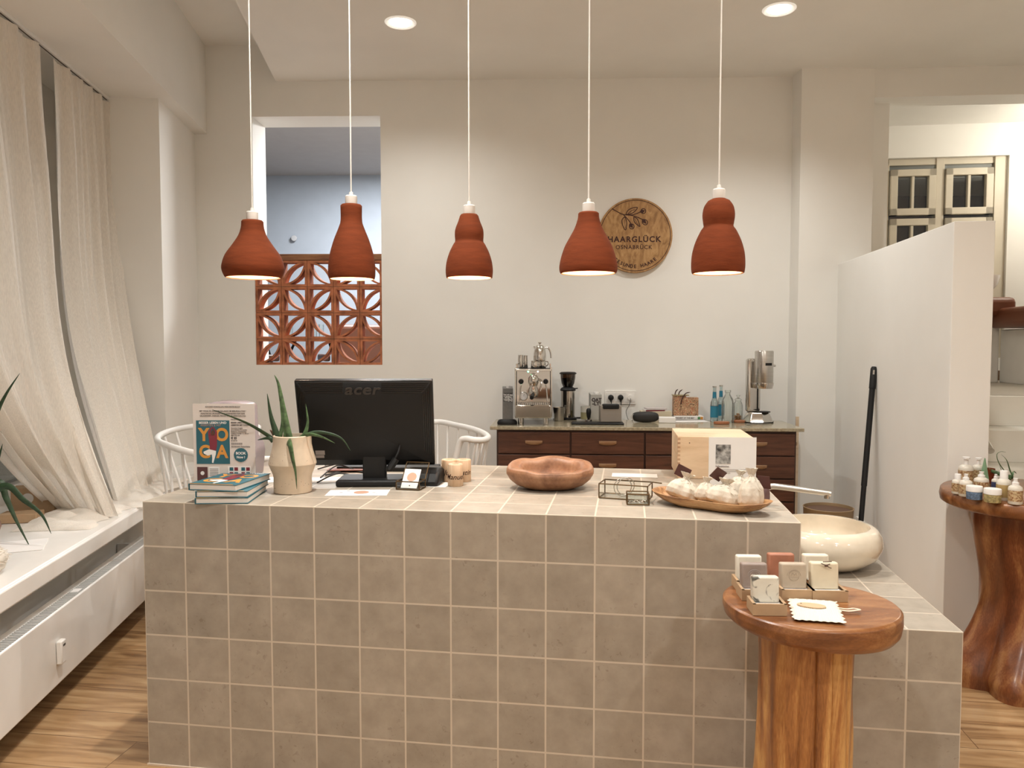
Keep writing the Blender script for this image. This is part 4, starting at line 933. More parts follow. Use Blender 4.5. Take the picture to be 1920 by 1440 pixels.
for i in range(40):
    a_ = rn.uniform(0,6.28); r_ = rn.uniform(0,.024); m.at(r_*math.cos(a_), r_*math.sin(a_), .006+rn.uniform(0,.045)*(1-r_*15), rx=rn.uniform(0,180), rz=rn.uniform(0,180)).cbox(0,0,0,.02,.009,.006)
m.at()
tag(solo('snack_pieces', m, mat('orange snack', (.50,.22,.06), .7), 'orange snack pieces inside the lidded jar', 'snack', loc=jj.location, bevel=.001), kind='stuff')
for px_, py_, w_, lb in ((1355, 796, .052, 'round wooden coaster lying flat in front of the milk bottle'), (1388, 793, .038, 'round wooden coaster between the jar and the milkshake mixer')):
    solo('coaster', MB().lathe([(0,0),(w_,0),(w_+.002,.004),(w_,.018),(0,.018)], n=32, ey=.6), mat('reddish wood', (.33,.13,.06), .5), lb, 'coaster', 'wooden coasters on the sideboard', loc=ont(px_, py_)+Vector((0,w_*.55,0)), bevel=.002)
# milkshake mixer
q12 = ont(1429, 794.5)
mx_ = thing('milkshake_mixer', 'tall steel milkshake mixer with a hanging cylinder head at the sideboard end', 'mixer', q12 + Vector((0,.10,0)), 6)
link('base', MB().lathe([(0,0),(.112,0),(.112,.008),(.085,.062),(.075,.072),(0,.072)], n=8, ey=.85), CHROME, parent=mx_, bevel=.004, smooth=20)
link('base_foot', MB().lathe([(0,0),(.116,0),(.116,.007),(0,.007)], n=8, ey=.85), BLACK, parent=mx_, smooth=20)
link('column', MB().box(-.075,.025,.0,.05,.07,.44), CHROME, parent=mx_, bevel=.02, seg=4)
link('column_slot', MB().box(-.006,.002,-.003,.0,.09,.26), BLACK, parent=mx_)
link('head', MB().lathe([(0,.27),(.060,.27),(.062,.274),(.062,.485),(.058,.492),(0,.493)], c=(.025,-.035,0), n=40), STEEL, parent=mx_, smooth=50)
link('head_skirt', MB().lathe([(0,.235),(.058,.235),(.066,.262),(.066,.274),(0,.274)], c=(.025,-.035,0), n=40), CHROME, parent=mx_, smooth=50)
link('switch_knob', MB().tube([(.085,-.035,.39),(.105,-.035,.39)], .008, 12), CHROME, parent=mx_)
link('badge', MB().box(.008,.052,-.0985,-.0955,.392,.41), BLACK, parent=mx_)
link('drink_rest', MB().lathe([(0,.072),(.042,.072),(.042,.078),(0,.080)], c=(.03,-.035,0), n=28), BLACK, parent=mx_)
solo('spoon', MB().tube(smoothpath([(-.09,0,.004),(-.03,0,.006),(.02,.005,.006),(.05,.01,.006),(.075,.012,.004)],5), [.010,.013,.012,.009]+[.004]*17, 8, flat=.35), STEEL, 'steel spoon lying in front of the milkshake mixer', 'spoon', loc=ont(1425, 796.5), smooth=70)

# ------------------------------------------------------------------ things on the counter
CTZ = .9005
def onk(px, py): return onz(px, py, CTZ)
def figure(mb_, sx, sz, fn, mi):                            # the little yoga figure, unit 1 = cover width; mi = material indices shirt, trousers, skin
    def poly(pts, m_, lift): mb_.add([fn(x*sx, z*sz, lift) for x, z in pts], [tuple(range(len(pts)))], m_)
    poly([(-.10,.33),(.08,.30),(.12,.42),(.13,.62),(.13,.74),(.02,.86),(-.01,.84),(.07,.74),(.05,.66),(-.05,.66),(-.07,.74),(0,.84),(-.03,.86),(-.14,.74),(-.13,.62),(-.10,.46)], mi[0], .0012)
    poly([(-.055,.66),(.05,.66),(.055,.74),(.0,.79),(-.05,.74)], mi[2], .0016)
    poly([(-.12,.34),(.09,.30),(.08,.22),(.04,.12),(.0,.02),(-.04,.03),(-.03,.14),(-.04,.22),(-.16,.19),(-.28,.24),(-.29,.28)], mi[1], .0014)
def cover(mb_, W, H, fn):                                  # teal book cover; materials 0 teal 1 orange 2 white 3 maroon 4 skin 5 grey-pink
    mb_.add([fn(-W/2,0,.0004),(fn(W/2,0,.0004)),(fn(W/2,H,.0004)),(fn(-W/2,H,.0004))], [(0,1,2,3)], 0)
    def tx(s_, size, cx, cz, m_, b_=0.0, kx=1, kz=1, sp=1):
        vs_, fs_ = text_mesh(s_, size, ext=0, font_bold=b_, space=sp); mb_.add([fn(cx + v[0]*kx, cz + v[1]*kz, .0008) for v in vs_], fs_, m_)
    k = W
    tx('Y', .50*k, -.27*k, .66*H, 1, .018*k, .95, 1.05); tx('O', .50*k, .27*k, .66*H, 1, .018*k, .95, 1.05)
    tx('G', .50*k, -.25*k, .27*H, 1, .018*k, .95, 1.05); tx('A', .50*k, .27*k, .27*H, 1, .018*k, .95, 1.05)
    tx('BESSER LEBEN UND', .095*k, 0, .945*H, 2, .0022*k); tx('ARBEITEN & MIT', .085*k, -.06*k, .885*H, 5)
    figure(mb_, k, H, fn, (3, 2, 4))
COV = [TEAL, ORANGE, PAPER, MAROON, SKIN, mat('dusty pink print', (.42,.26,.22), .6)]
# poster stand
pL = onk(364.5, 921); pR_ = pL + Vector((.2195, -.004, 0))
ps = thing('poster_stand', 'upright card poster advertising a yoga book, standing behind the book stack', 'poster', pL, -1)
PW_, PH = .2195, .312
link('board', MB().box(0, PW_, 0, .003, 0, PH), SIGNP, parent=ps)
def pfn(cx0, cz0): return lambda x, z, l: (cx0 + x, -.0004 - l, cz0 + z)
cm = MB(); cover(cm, .119, .155, pfn(.0705, .098)); link('printed_cover', cm, COV, parent=ps, fix=False, smooth=0)
lt = MB()
addtext(lt, 'ICH DARF VORSTELLEN: MEIN ERSTES BUCH!', .0062, fn=stand(.107,-.0006,.301))
addtext(lt, 'MIT YOGA ZU INNERER BALANCE IM BERUFSALLTAG !', .0068, fn=stand(.107,-.0006,.286), font_bold=.00005)
addtext(lt, 'PRAKTISCHE ÜBUNGEN UND WEISHEITEN FÜR DEIN', .0066, fn=stand(.107,-.0006,.277)); addtext(lt, 'GELASSENHEIT, ENERGIE, FREUDE UND IM ARBEITSALLTAG', .0062, fn=stand(.107,-.0006,.269))
al = dict(align='LEFT')
for z_, s_, sz, b_ in ((.257,'Hardcover',.0062,.0),(.245,'BESSER LEBEN UND',.0066,.0001),(.236,'ARBEITEN MIT YOGA',.0066,.0001),(.226,'Gerundete Ausgabe',.0052,0),(.2195,'mit praktischen Fotografien',.0052,0),(.213,'Hardcover, Fadenbindung,',.0052,0),(.2065,'Leseband, Format 17 x 24 cm',.0052,0),(.200,'ISBN 978-3-00',.0052,0),(.190,'€ 25',.0105,.0004),(.181,'ab Juni 22',.0055,0)):
    addtext(lt, s_, sz, fn=stand(.135,-.0006,z_), font_bold=b_, **al)
addtext(lt, 'Gerdemann Fotoscheins', .0068, fn=stand(.135,-.0006,.160), **al)
link('lettering', lt, INK, parent=ps, fix=False, smooth=0)
m = MB(); [m.box(.135+k*.0068,.135+k*.0068+.0058,-.0008,-.0001,.167,.1735) for k in range(6)]; link('grey_blocks', m, INKG, parent=ps)
m = MB(); pol = []
for k in range(48): a_ = 2*math.pi*k/48; r_ = .0255 if k % 2 else .0242; pol.append((.169+r_*math.cos(a_), .130+r_*math.sin(a_)))
link('badge', m.prism_y(pol, -.001, -.0001), TEAL, parent=ps, smooth=0)
lt = MB(); addtext(lt, 'BOOK', .0125, fn=stand(.169,-.0013,.136), font_bold=.0003); addtext(lt, 'Now !', .0115, fn=stand(.169,-.0013,.122), font_bold=.0003); link('badge_text', lt, PAPER, parent=ps, fix=False, smooth=0)
link('photo_print', MB().box(.012,.049,-.001,-.0001,.035,.087), mat('dark maroon photo', (.09,.03,.03), .5), parent=ps)
link('photo_subject', MB().lathe([(0,0),(.007,0),(.007,.0006)], c=(0,0,0), n=20), PAPER, parent=ps, loc=(.031,-.0010,.065), rx=90)
link('text_panel', MB().box(.054,.091,-.0008,-.0001,.03,.087), PAPER, parent=ps)
m = MB(); [m.box(.057,.088,-.0012,-.0008,.079-k*.006,.0815-k*.006) for k in range(7)]; link('text_lines', m, INKG, parent=ps)
link('grid_panel', MB().box(.122,.203,-.0008,-.0001,.055,.090), PAPER, parent=ps)
for i in range(2):
    for j in range(2):
        for k in range(2):
            x_ = .128 + i*.042 + j*.017; z_ = .074 - k*.017; link('thumbnail', MB().box(x_,x_+.013,-.0012,-.0008,z_,z_+.012), (TEAL, MAROON)[(j+k) % 2], parent=ps)
link('prop', MB().add([(.03,.003,.0),(.19,.003,.0),(.19,.10,.0),(.03,.10,.0),(.05,.003,.25),(.17,.003,.25)], [(0,1,2,3),(2,3,4,5),(0,3,4),(1,2,5),(0,1,5,4)]), SIGNP, parent=ps)
# grey lilac machine behind the poster
q13 = cw(.40, .52, CTZ)
q13 = ony(426, 880, 3.02); q13.z = CTZ
gp = thing('label_printer', 'lilac-grey device with a curved top standing behind the yoga poster', 'device', q13)
def arch(y0, y1, w0, w1, h): pass
pol = [(-.10,0),(.112,0),(.122,.10),(.118,.13),(.096,.165),(.092,.288),(.085,.300),(.05,.309),(0,.312),(-.05,.309),(-.085,.300),(-.094,.285)]
link('housing', MB().prism_y([(x, z*.955) for x, z in pol], -.02, .10), GREYP, parent=gp, bevel=.008, seg=3)
link('groove', MB().tube(smoothpath([(-.09,-.021,.272),(-.04,-.021,.283),(0,-.021,.285),(.04,-.021,.283),(.088,-.021,.274)],5), .0012, 6), INK, parent=gp)
# stack of books
def ybook(loc, rz, label, Wd, Dp, tk=.021, front=True):
    t = thing('hardcover_book', label, 'book', loc, rz, 'yoga books stacked on the counter corner')
    link('pages', MB().box(.004, Wd-.003, .003, Dp-.003, .0028, tk-.0028), PAPER, parent=t)
    link('boards', MB().box(0, Wd, 0, Dp, 0, .0025).box(0, Wd, 0, Dp, tk-.0025, tk).box(0, .003, 0, Dp, .002, tk-.002), TEAL, parent=t, bevel=.0008)
    link('orange_edge', MB().box(.004, Wd-.012, .0006, .006, tk-.0001, tk+.0003), ORANGE, parent=t)
    if front:
        cm = MB(); fnc = lambda x, z, l: (Wd - .004 - z*1.0, Dp/2 + x, tk + .0003 + l)
        # cover reads along the book's length
        fnc = lambda x, z, l: (Wd/2 + x, .008 + z, tk + .0001 + l)
        cover(cm, Wd-.006, Dp-.012, fnc); link('cover_art', cm, COV, parent=t, fix=False, smooth=0)
    return t
b0 = onk(364, 946)
ybook(b0 + Vector((.0,.004,0)), 3, 'lowest teal hardcover book of the stack on the counter corner', .172, .235, .020, False)
ybook(b0 + Vector((.0,.010,.0205)), 1, 'middle teal hardcover book of the stack on the counter corner', .170, .235, .021, False)
ybook(b0 + Vector((-.030,.028,.042)), -10, 'top teal and orange yoga book of the stack, cover facing up', .170, .235, .022, True)
# pot with aloe
q14 = onk(541, 927)
q14.y += .055
hp = thing('potted_aloe', 'green aloe with arching leaves in a faceted cream pot on the counter', 'potted plant', q14)
k = q14.y*PX
pr = [(0,0),(34*k-.001,0),(35*k,.002),(35*k,28*k),(36*k,34*k),(42.5*k,50*k),(44*k,54*k),(43.5*k,58*k),(38*k,78*k),(35.5*k,90*k),(35*k,106*k),(34*k,107*k),(31.5*k,107*k),(31.5*k,96*k),(0,96*k)]
link('pot', MB().lathe(pr, n=64), SPECK, parent=hp, smooth=22)
m = MB(); rn = random.Random(9)
for i in range(46):
    a_ = rn.uniform(math.pi, 2*math.pi); z_ = rn.choice((rn.uniform(8,30), rn.uniform(58,75)))*k; r_ = 35.2*k if z_ < 34*k else (43.5-(z_/k-58)*.275)*k+.0003
    m.at(r_*math.cos(a_), r_*math.sin(a_), z_).cbox(0,0,0,*[rn.uniform(.0005,.0014)]*3)
m.at(); tag(link('speckles', m, BURN, parent=hp, fix=False), kind='stuff')
link('soil', disc(31*k,97*k), SOIL, parent=hp)
def pl_(pts, dY=0): 
    out = []
    for a_ in pts: out.append(tuple(ony(a_[0], a_[1], q14.y + (a_[2] if len(a_) > 2 else 0) + dY) - q14))
    return out
for pts, w_, mt in (([(546,835),(538,800),(529,755),(522,720),(514.5,703)], .019, ALOE), ([(520,835),(530,795),(527,760),(521,714)], .012, ALOE), ([(524,835),(517,810),(508,780),(501,738)], .021, ALOED),
                    ([(535,832),(534,810),(533,763)], .010, ALOE), ([(520,830,.01),(500,815,.0),(460,792,-.05),(398,768,-.10)], .012, ALOED), ([(512,828),(506,822),(497,822),(483,825)], .012, ALOED),
                    ([(560,830,.02),(572,812,.02),(577,790,.02),(573,757,.02)], .013, ALOE), ([(560,826),(585,812),(612,812),(640,822),(657,845)], .012, ALOED), ([(556,828,-.01),(575,815,-.03),(600,818,-.04),(628,831,-.05)], .013, ALOE),
                    ([(541,828,-.06),(544,835,-.085),(549,862,-.095),(554,885,-.09),(556.5,917,-.085)], .022, ALOE), ([(525,832,.02),(515,815,.02),(506,806,.02)], .02, mat('reddish stub leaf', (.13,.06,.03), .6))):
    link('leaf', leaf(pl_(pts), w_*1.25, flat=.4), mt, parent=hp, smooth=60)
# monitor
mb0 = onk(700, 914)
mo = thing('computer_monitor', 'black flat computer monitor seen from behind, standing on the counter', 'monitor', (mb0.x - .034, mb0.y + .06, CTZ), 1.5)
MY = mb0.y + .06
pm = MB(); MWd, MHt = .500, .340
TIL = 17
def mt_(m_): return m_.at((684+16-960)*PX*MY*0 , .0, .232, rx=TIL)
pm = mt_(MB()).box(-MWd/2, MWd/2, -.012, .014, -MHt/2, MHt/2)
m1 = link('bezel', pm, BLACKG, parent=mo, bevel=.004)
pm = mt_(MB()); a_, b_ = .008, .055; dpt = -.034
X, Z = MWd/2-.004, MHt/2-.004
pm.add([(-X,-.012,-Z),(X,-.012,-Z),(X,-.012,Z),(-X,-.012,Z),(-X+.04,dpt,-Z+.03),(X-.04,dpt,-Z+.03),(X-.04,dpt,Z-.045),(-X+.04,dpt,Z-.045)], [(4,5,6,7),(0,1,5,4),(1,2,6,5),(2,3,7,6),(3,0,4,7),(0,3,2,1)])
link('back_shell', pm, BLACK, parent=mo, bevel=.002)
vg = [mt_(MB()) for _ in range(4)]
for i in range(6):
    f_ = (i+.7)/7.2; z_ = Z - .045*f_; y_ = -.012 + (dpt+.012)*f_; xw = X - .04*f_ - .006
    vg[0].box(-xw, -.075, y_-.0022, y_+.001, z_-.0015, z_+.0015); vg[1].box(.065, xw, y_-.0022, y_+.001, z_-.0015, z_+.0015)
for s_ in (-1,1):
    for i in range(5):
        f_ = (i+.7)/6; x_ = s_*(X - .04*f_); y_ = -.012 + (dpt+.012)*f_; zz = Z - .045*f_
        vg[2 + (s_ > 0)].box(x_-.0015, x_+.0015, y_-.0022, y_+.001, -zz+.03, zz-.01)
for g_ in vg: link('vent_ribs', g_, BLACKG, parent=mo, fix=False)
vs_, fs_ = text_mesh('acer', .055, ext=.0012, font_bold=.001, space=1.05, shear=.2)
pm = mt_(MB()).add([(v[0]*1.25 - .005, -.0365 - v[2], v[1] + Z - .024) for v in vs_], fs_)
link('logo', pm, mat('embossed black', (.035,.035,.037), .3), parent=mo, fix=False, smooth=0)
pm = mt_(MB()).box(-.19,-.155,dpt-.0006,dpt,-.115,-.098).box(-.196,-.158,dpt-.0006,dpt,-.128,-.117)
link('sticker', pm, INKG, parent=mo)
link('neck', MB().at(.026,.03,0).box(-.043,.043,-.026,.01,.018,.15), BLACK, parent=mo, bevel=.004)
link('foot', MB().box(-.107,.183,-.055,.10,0,.024), BLACK, parent=mo, bevel=.008, seg=3)
pm = MB().tube(smoothpath([tuple(Vector((.125,-.015,.15))), (.118,-.03,.12), (.10,-.035,.09)],6), .004, 8); link('plug_cable', pm, BLACK, parent=mo)
link('cable_connector', MB().tube([(.112,-.032,.10),(.088,-.04,.062)], [.013,.014], 8), BLACK, parent=mo)
# cables on the counter
for i, (pts, lb) in enumerate((([(590,905),(625,890),(665,893),(700,900)], 'black cable looping behind the aloe pot towards the monitor foot'), ([(585,888),(640,885),(690,890),(720,902)], 'black cable running beneath the monitor along the counter'), ([(583,915),(620,908),(650,900),(690,908)], 'black cable lying nearest the counter front beside the aloe pot'), ([(600,880),(625,870),(650,885),(600,900)], 'black looped cable next to the monitor sticker'))):
    P = [onk(a_, b_) + Vector((0,.09,.004 + (.02 if j in (1,) else 0))) for j, (a_, b_) in enumerate(pts)]
    solo('black_cable', MB().tube(smoothpath(P, 8), .003, 8), RUBBER, lb, 'cable', 'cables under the monitor', smooth=70)
# papers and magazines
def sheet(px, py, w_, d_, rz, label, z=0, m_=PAPER, cat='paper', name='paper_sheet', th_=.0012):
    q_ = onk(px, py); return solo(name, MB().box(-w_/2,w_/2,0,d_,z,z+th_), m_, label, cat, loc=q_, rz=rz)
lf = thing('leaflet', 'white leaflet with a pink disc lying in front of the monitor foot', 'leaflet', onk(670, 930), 2)
link('sheet', MB().box(-.112,.10,0,.105,.0,.002), PAPER, parent=lf)
link('pink_disc', disc(.026,.0021), mat('salmon print', (.50,.30,.22), .6), parent=lf, loc=(.005,.055,0))
link('small_marks', MB().box(-.07,-.06,.05,.056,.002,.0024).box(.045,.055,.045,.05,.002,.0024).box(-.05,-.04,.08,.085,.002,.0024).box(.06,.066,.02,.024,.002,.0024), INKG, parent=lf)
sheet(630, 905, .22, .12, 6, 'white papers lying behind the aloe pot under the cables', .0)
sheet(805, 925-12, .12, .10, -12, 'white paper corner peeking out below the black card reader', .0)
sheet(740, 880, .30, .05, -3, 'open white notebook behind the monitor foot', 0, name='notebook', cat='notebook', th_=.006)
mg_ = sheet(650, 886, .16, .06, 4, 'reddish magazine lying under the back of the monitor', .007, mat('magazine cover', (.33,.13,.10), .4), 'magazine', 'magazine', .004)
sheet(505, 905, .12, .12, 10, 'white papers lying between the poster and the aloe pot', .0)
# keyboard tray behind and card reader
kb_ = onk(650, 893)
solo('desk_tray', MB().box(-.12,.30,.0,.10,0,.018), BLACK, 'black desk tray behind the monitor foot', 'tray', loc=kb_ + Vector((.05,.12,0)), rz=-3, bevel=.004)
cr_ = onk(785, 914)
rd = thing('desk_phone', 'black rounded desk device behind the glass card holder', 'device', cr_ + Vector((.015,.085,0)), -8)
link('body', MB().at(0,0,0,rz=90).prism_y([(-.07,0),(.11,0),(.11,.035),(.07,.052),(.0,.06),(-.05,.045),(-.07,.018)], -.065, .065), BLACK, parent=rd, bevel=.012, seg=3)
kp_ = onk(822, 900)
solo('handset', MB().box(-.05,.045,0,.12,0,.024), BLACKG, 'flat black phone lying behind the wooden name cylinders', 'phone', loc=kp_ + Vector((0,.08,0)), rz=5, bevel=.004)
# glass boxes made of brass edges
def wirebox(name, label, loc, rz, w_, d_, h_, cat='glass box', group=None, r_=.0022, lid=False, back=0):
    t = thing(name, label, cat, loc, rz, group); C = [(x, y, z) for z in (r_, h_) for x, y in ((0,0),(w_,0),(w_,d_),(0,d_))]
    if back: C[6] = (w_, d_, h_*back); C[7] = (0, d_, h_*back)
    m = MB()
    for a_, b_ in ((0,1),(1,2),(2,3),(3,0),(4,5),(5,6),(6,7),(7,4),(0,4),(1,5),(2,6),(3,7)): m.tube([C[a_], C[b_]], r_, 6)
    link('brass_edges', m, BRASS, parent=t, fix=False)
    g_ = MB()
    for f_ in ((0,1,5,4),(1,2,6,5),(2,3,7,6),(3,0,4,7),(0,1,2,3)) + (((4,5,6,7),) if lid else ()): g_.add([C[i] for i in f_], [(0,1,2,3)])
    link('glass_panes', g_, GLASS, parent=t, fix=False, smooth=0)
    return t
ch = wirebox('card_holder', 'small brass-edged glass holder with visiting cards, in front of the black desk device', onk(743, 918), -14, .088, .062, .030)
for v_ in ch.children: pass
def cardm(name, tilt, dy, label, grp=None):
    t = thing(name, label, 'card', ch.location + Vector((.014, .012+dy, .0045)), -14, 'visiting cards in the glass holder')
    t.rotation_euler = (R(-tilt), 0, R(-14))
    link('card', MB().box(0,.062,-.0006,.0006,.0,.078), PAPER, parent=t); return t
c1_ = cardm('visiting_card', 38, .0, 'white visiting card with a salmon disc leaning in the glass holder')
link('salmon_disc', MB().lathe([(0,0),(.018,0),(.018,.0004)], n=28), mat('salmon disc', (.55,.34,.24), .6), parent=c1_, loc=(.033,-.0007,.045), rx=90)
link('dot', MB().box(.030,.034,-.0011,-.0006,.008,.012), INK, parent=c1_)
fr_ = MB(); F0 = [(0,.06,.03),(.088,.06,.03),(.088,.105,.085),(0,.105,.085)]
for i in range(4): fr_.tube([F0[i], F0[(i+1)%4]], .0022, 6)
link('open_lid', fr_, BRASS, parent=ch, fix=False)
link('lid_pane', MB().add(F0, [(0,1,2,3)]), GLASS, parent=ch, smooth=0)
# wooden name cylinders
def namecyl(px, py, txt, label, rot=0):
    q_ = onk(px, py); r_ = 14.6*PX*q_.y; h_ = 42*PX*q_.y
    t = thing('wooden_cylinder', label, 'wooden block', q_ + Vector((0, r_, 0)), 0, 'wooden name cylinders')
    link('block', MB().lathe([(0,0),(r_-.001,0),(r_,.001),(r_,h_-.003),(r_-.003,h_),(r_*.45,h_),(r_*.4,h_-.003),(0,h_-.003)], n=48), BEECH, parent=t, smooth=50)
    vs_, fs_ = text_mesh(txt, .027, ext=.0002, shear=.35, font_bold=.0002)
    f_ = lambda v: ((r_+.0004)*math.sin(v[0]/r_+rot), -(r_+.0004)*math.cos(v[0]/r_+rot), h_*.43 + v[1])
    link('burnt_name', MB().add([f_(v) for v in vs_], fs_), BURN, parent=t, fix=False, smooth=0)
namecyl(841, 904.5, 'Julia', 'beech cylinder with burnt writing, behind and closest to the monitor', .1)
namecyl(868, 904.5, 'Kristin', 'beech cylinder with burnt writing, behind and furthest from the monitor', -.1)
namecyl(853, 913, 'Manuela', 'front beech cylinder with burnt writing, standing before the other two', .15)
# teak bowl
q15 = onk(1034, 925)
k = (q15.y+.09)*PX
wbw = thing('teak_bowl', 'thick root wood bowl with an uneven rim in the middle of the counter', 'bowl', q15 + Vector((0,.10,0)), 0)
def bowl(u, v):
    a = 2*math.pi*u
    n1 = noise.noise((math.cos(a)*1.6, math.sin(a)*1.6, 3.1)); n2 = noise.noise((math.cos(a)*2.3, math.sin(a)*2.3, 8.7))
    hz = .086*(1 + .04*n1 + .04*n2); Rr = .160*(1 + .04*n1)
    prof_ = [(0,0),(.32,0),(.55,.02),(.76,.16),(.92,.40),(1.0,.68),(1.0,.84),(.965,.96),(.90,1.0),(.80,.99),(.71,.93),(.64,.80),(.58,.6),(.46,.42),(.28,.34),(0,.32)]
    x = v*(len(prof_)-1); i = min(int(x), len(prof_)-2); f_ = x-i
    r_ = prof_[i][0]*(1-f_)+prof_[i+1][0]*f_; z_ = prof_[i][1]*(1-f_)+prof_[i+1][1]*f_
    if v > .55: r_ *= 1 + .06*n1 + .04*n2
    if z_ > .5: z_ += (n2*.07 + .20*math.sin(a))*min(1, (z_-.5)*3)
    return (Rr*r_*math.cos(a), Rr*.70*r_*math.sin(a), max(z_, 0)*hz)
link('bowl_body', MB().grid(bowl, 96, 60, closed_u=True), TEAK, parent=wbw, smooth=70)
m = MB(); rn = random.Random(2)
for (x_, y_) in ((-.09,.0),(-.075,.01),(-.06,-.005),(-.01,.01),(.0,.0),(.01,-.01),(.04,.005),(.045,0)): m.at(x_, y_, .036, rz=rn.uniform(0,180)).cbox(0,0,0,.012*rn.uniform(.5,1.3),.005,.003)
m.at(); link('bark_holes', m, BURN, parent=wbw)
# large and small jewellery boxes
jb = onk(1123, 934)
jl = wirebox('glass_jewellery_box', 'long brass-edged glass box holding bangles', jb, -20, .165, .088, .050, group='brass-edged glass boxes')
lidf = MB(); F1 = [(0,.088,.050),(.165,.088,.050),(.195,.105,.045)]
for i in range(2): lidf.tube([F1[i], F1[i+1]], .0022, 6)
link('lid_rod', lidf, BRASS, parent=jl, fix=False)
js = wirebox('glass_jewellery_box', 'small lidded brass-edged glass box with rings, in front of the long one', onk(1176, 947), -6, .070, .052, .036, group='brass-edged glass boxes', lid=True)
js.location += Vector((0,.0,.0))
bg = MB(); rc = jl.location + Matrix.Rotation(R(-20),3,'Z') @ Vector((.072,.045,.035))
for i, (dx, tilt_, lb) in enumerate(((0, 12, 'thin brass bangle standing upright in the long glass box'), (.012, 20, 'brass bangle leaning behind the upright one in the long glass box'))):
    P = [Vector((.031*math.cos(2*math.pi*k_/32), 0, .031*math.sin(2*math.pi*k_/32))) for k_ in range(33)]
    solo('bangle', MB().tube(P, .0016, 6, caps=False), STEEL, lb, 'bangle', 'bangles in the glass box', loc=rc + Vector((dx, dx, 0)), rx=tilt_-8, rz=10, smooth=70)
for i, (dx, dy) in enumerate(((.015,.02),(.03,.028),(.045,.018),(.055,.03))):
    P = [Vector((.007*math.cos(2*math.pi*k_/20), .007*math.sin(2*math.pi*k_/20), 0)) for k_ in range(21)]
    rl_ = js.location + Matrix.Rotation(R(-6),3,'Z') @ Vector((dx, dy, .0065))
    solo('finger_ring', MB().tube(P, .0015, 6, caps=False), STEEL, 'small metal ring lying in the small lidded glass box', 'ring', 'rings in the small glass box', loc=rl_, rx=20, smooth=70)
solo('paper_sheet', MB().box(0,.178,0,.085,0,.0015), PAPER, 'bright white paper lying behind the long glass box', 'paper', loc=onk(1147, 894), rz=-9)
# pine crate
cf = onk(1270, 897)
cr2 = thing('wooden_crate', 'pale pine crate with finger joints at the back of the counter', 'crate', cf, -7.5)
CWd, CD, CH = .285, .30, .165
link('box_body', MB().box(0, CWd, 0, CD, 0, CH), PINE, parent=cr2, bevel=.002)
m = MB()
for i in range(10): m.box(-.0004+.0, .010, -.0006, .002, .008+i*.0158, .008+i*.0158+.008)
link('finger_joints', m, HANDLE, parent=cr2)
link('nail_hole', MB().cyl((0,0,0), .002, .001), BURN, parent=cr2, loc=(.045,-.0005,CH-.025), rx=90)
m = MB().tube(smoothpath([(.06,.14,.0),(.0,.0,.0)],3), .002, 6)
link('side_lid_line', MB().box(-.0008,0,.0,CD,CH*.55,CH*.55+.001), HANDLE, parent=cr2)
# acrylic sign with photo
a0 = onz(1328, 931, CTZ)
asg = thing('display_card', 'white display card with a small grey photo, standing among the cotton bags', 'sign', a0, -6)
AW, AH = .158, .205
link('card', MB().box(0, AW, 0, .0012, .004, AH), PAPER, parent=asg)
link('acrylic_cover', MB().box(-.001, AW+.001, .0014, .003, 0, AH+.002), GLASS, parent=asg)
link('photo_print', MB().box(.023, .073, -.0008, -.0002, .114, .180), mat('grey photo', (.16,.15,.14), .5, var=.9, vscale=45, c2=(.5,.49,.47)), parent=asg)
lt = MB(); addtext(lt, 'Seifensäckchen', .0075, fn=stand(.023,-.0006,.105), font_bold=.0003, align='LEFT')
m_ = lt
for z_, l_ in ((.094,.105),(.088,.115),(.082,.05)): m_.box(.023,.023+l_,-.0008,-.0002,z_,z_+.0012)
link('lettering', lt, INKG, parent=asg, fix=False, smooth=0)
link('foot', MB().box(0, AW, 0, .05, 0, .003), GLASS, parent=asg)
# olive wood tray
tA, tB = onz(1232, 926, .925), onz(1447, 955, .925)
tcn = (tA + tB)/2; TL = (tB - tA).length; tang = math.degrees(math.atan2(tB.y - tA.y, tB.x - tA.x))
tr = thing('wooden_tray', 'long olive wood dish holding cotton bags at the counter end', 'dish', (tcn.x, tcn.y + .015, CTZ), tang)
def dish(u, v):
    a = 2*math.pi*u; prof_ = [(0,0),(.4,0),(.62,.06),(.82,.36),(.95,.72),(1.0,.98),(.985,1.0),(.955,.93),(.87,.6),(.70,.30),(.45,.17),(0,.15)]
    x = v*(len(prof_)-1); i = min(int(x), len(prof_)-2); f_ = x-i
    r_ = prof_[i][0]*(1-f_)+prof_[i+1][0]*f_; z_ = prof_[i][1]*(1-f_)+prof_[i+1][1]*f_
    ca, sa = math.cos(a), math.sin(a)
    wy = .086*(1 - .16*math.exp(-(ca/.32)**2)) * (1 - .12*ca)
    H = .034*(1 + .30*abs(ca)**2 + .04*math.sin(3*a+1)); lift = .010*math.exp(-(ca/.35)**2)*(-sa > 0)
    return (TL/2*1.03*r_*math.copysign(abs(ca)**.85, ca), wy*r_*math.copysign(abs(sa)**.85, sa), z_*H)
link('dish_body', MB().grid(dish, 96, 45, closed_u=True), OLIVE, parent=tr, smooth=70)
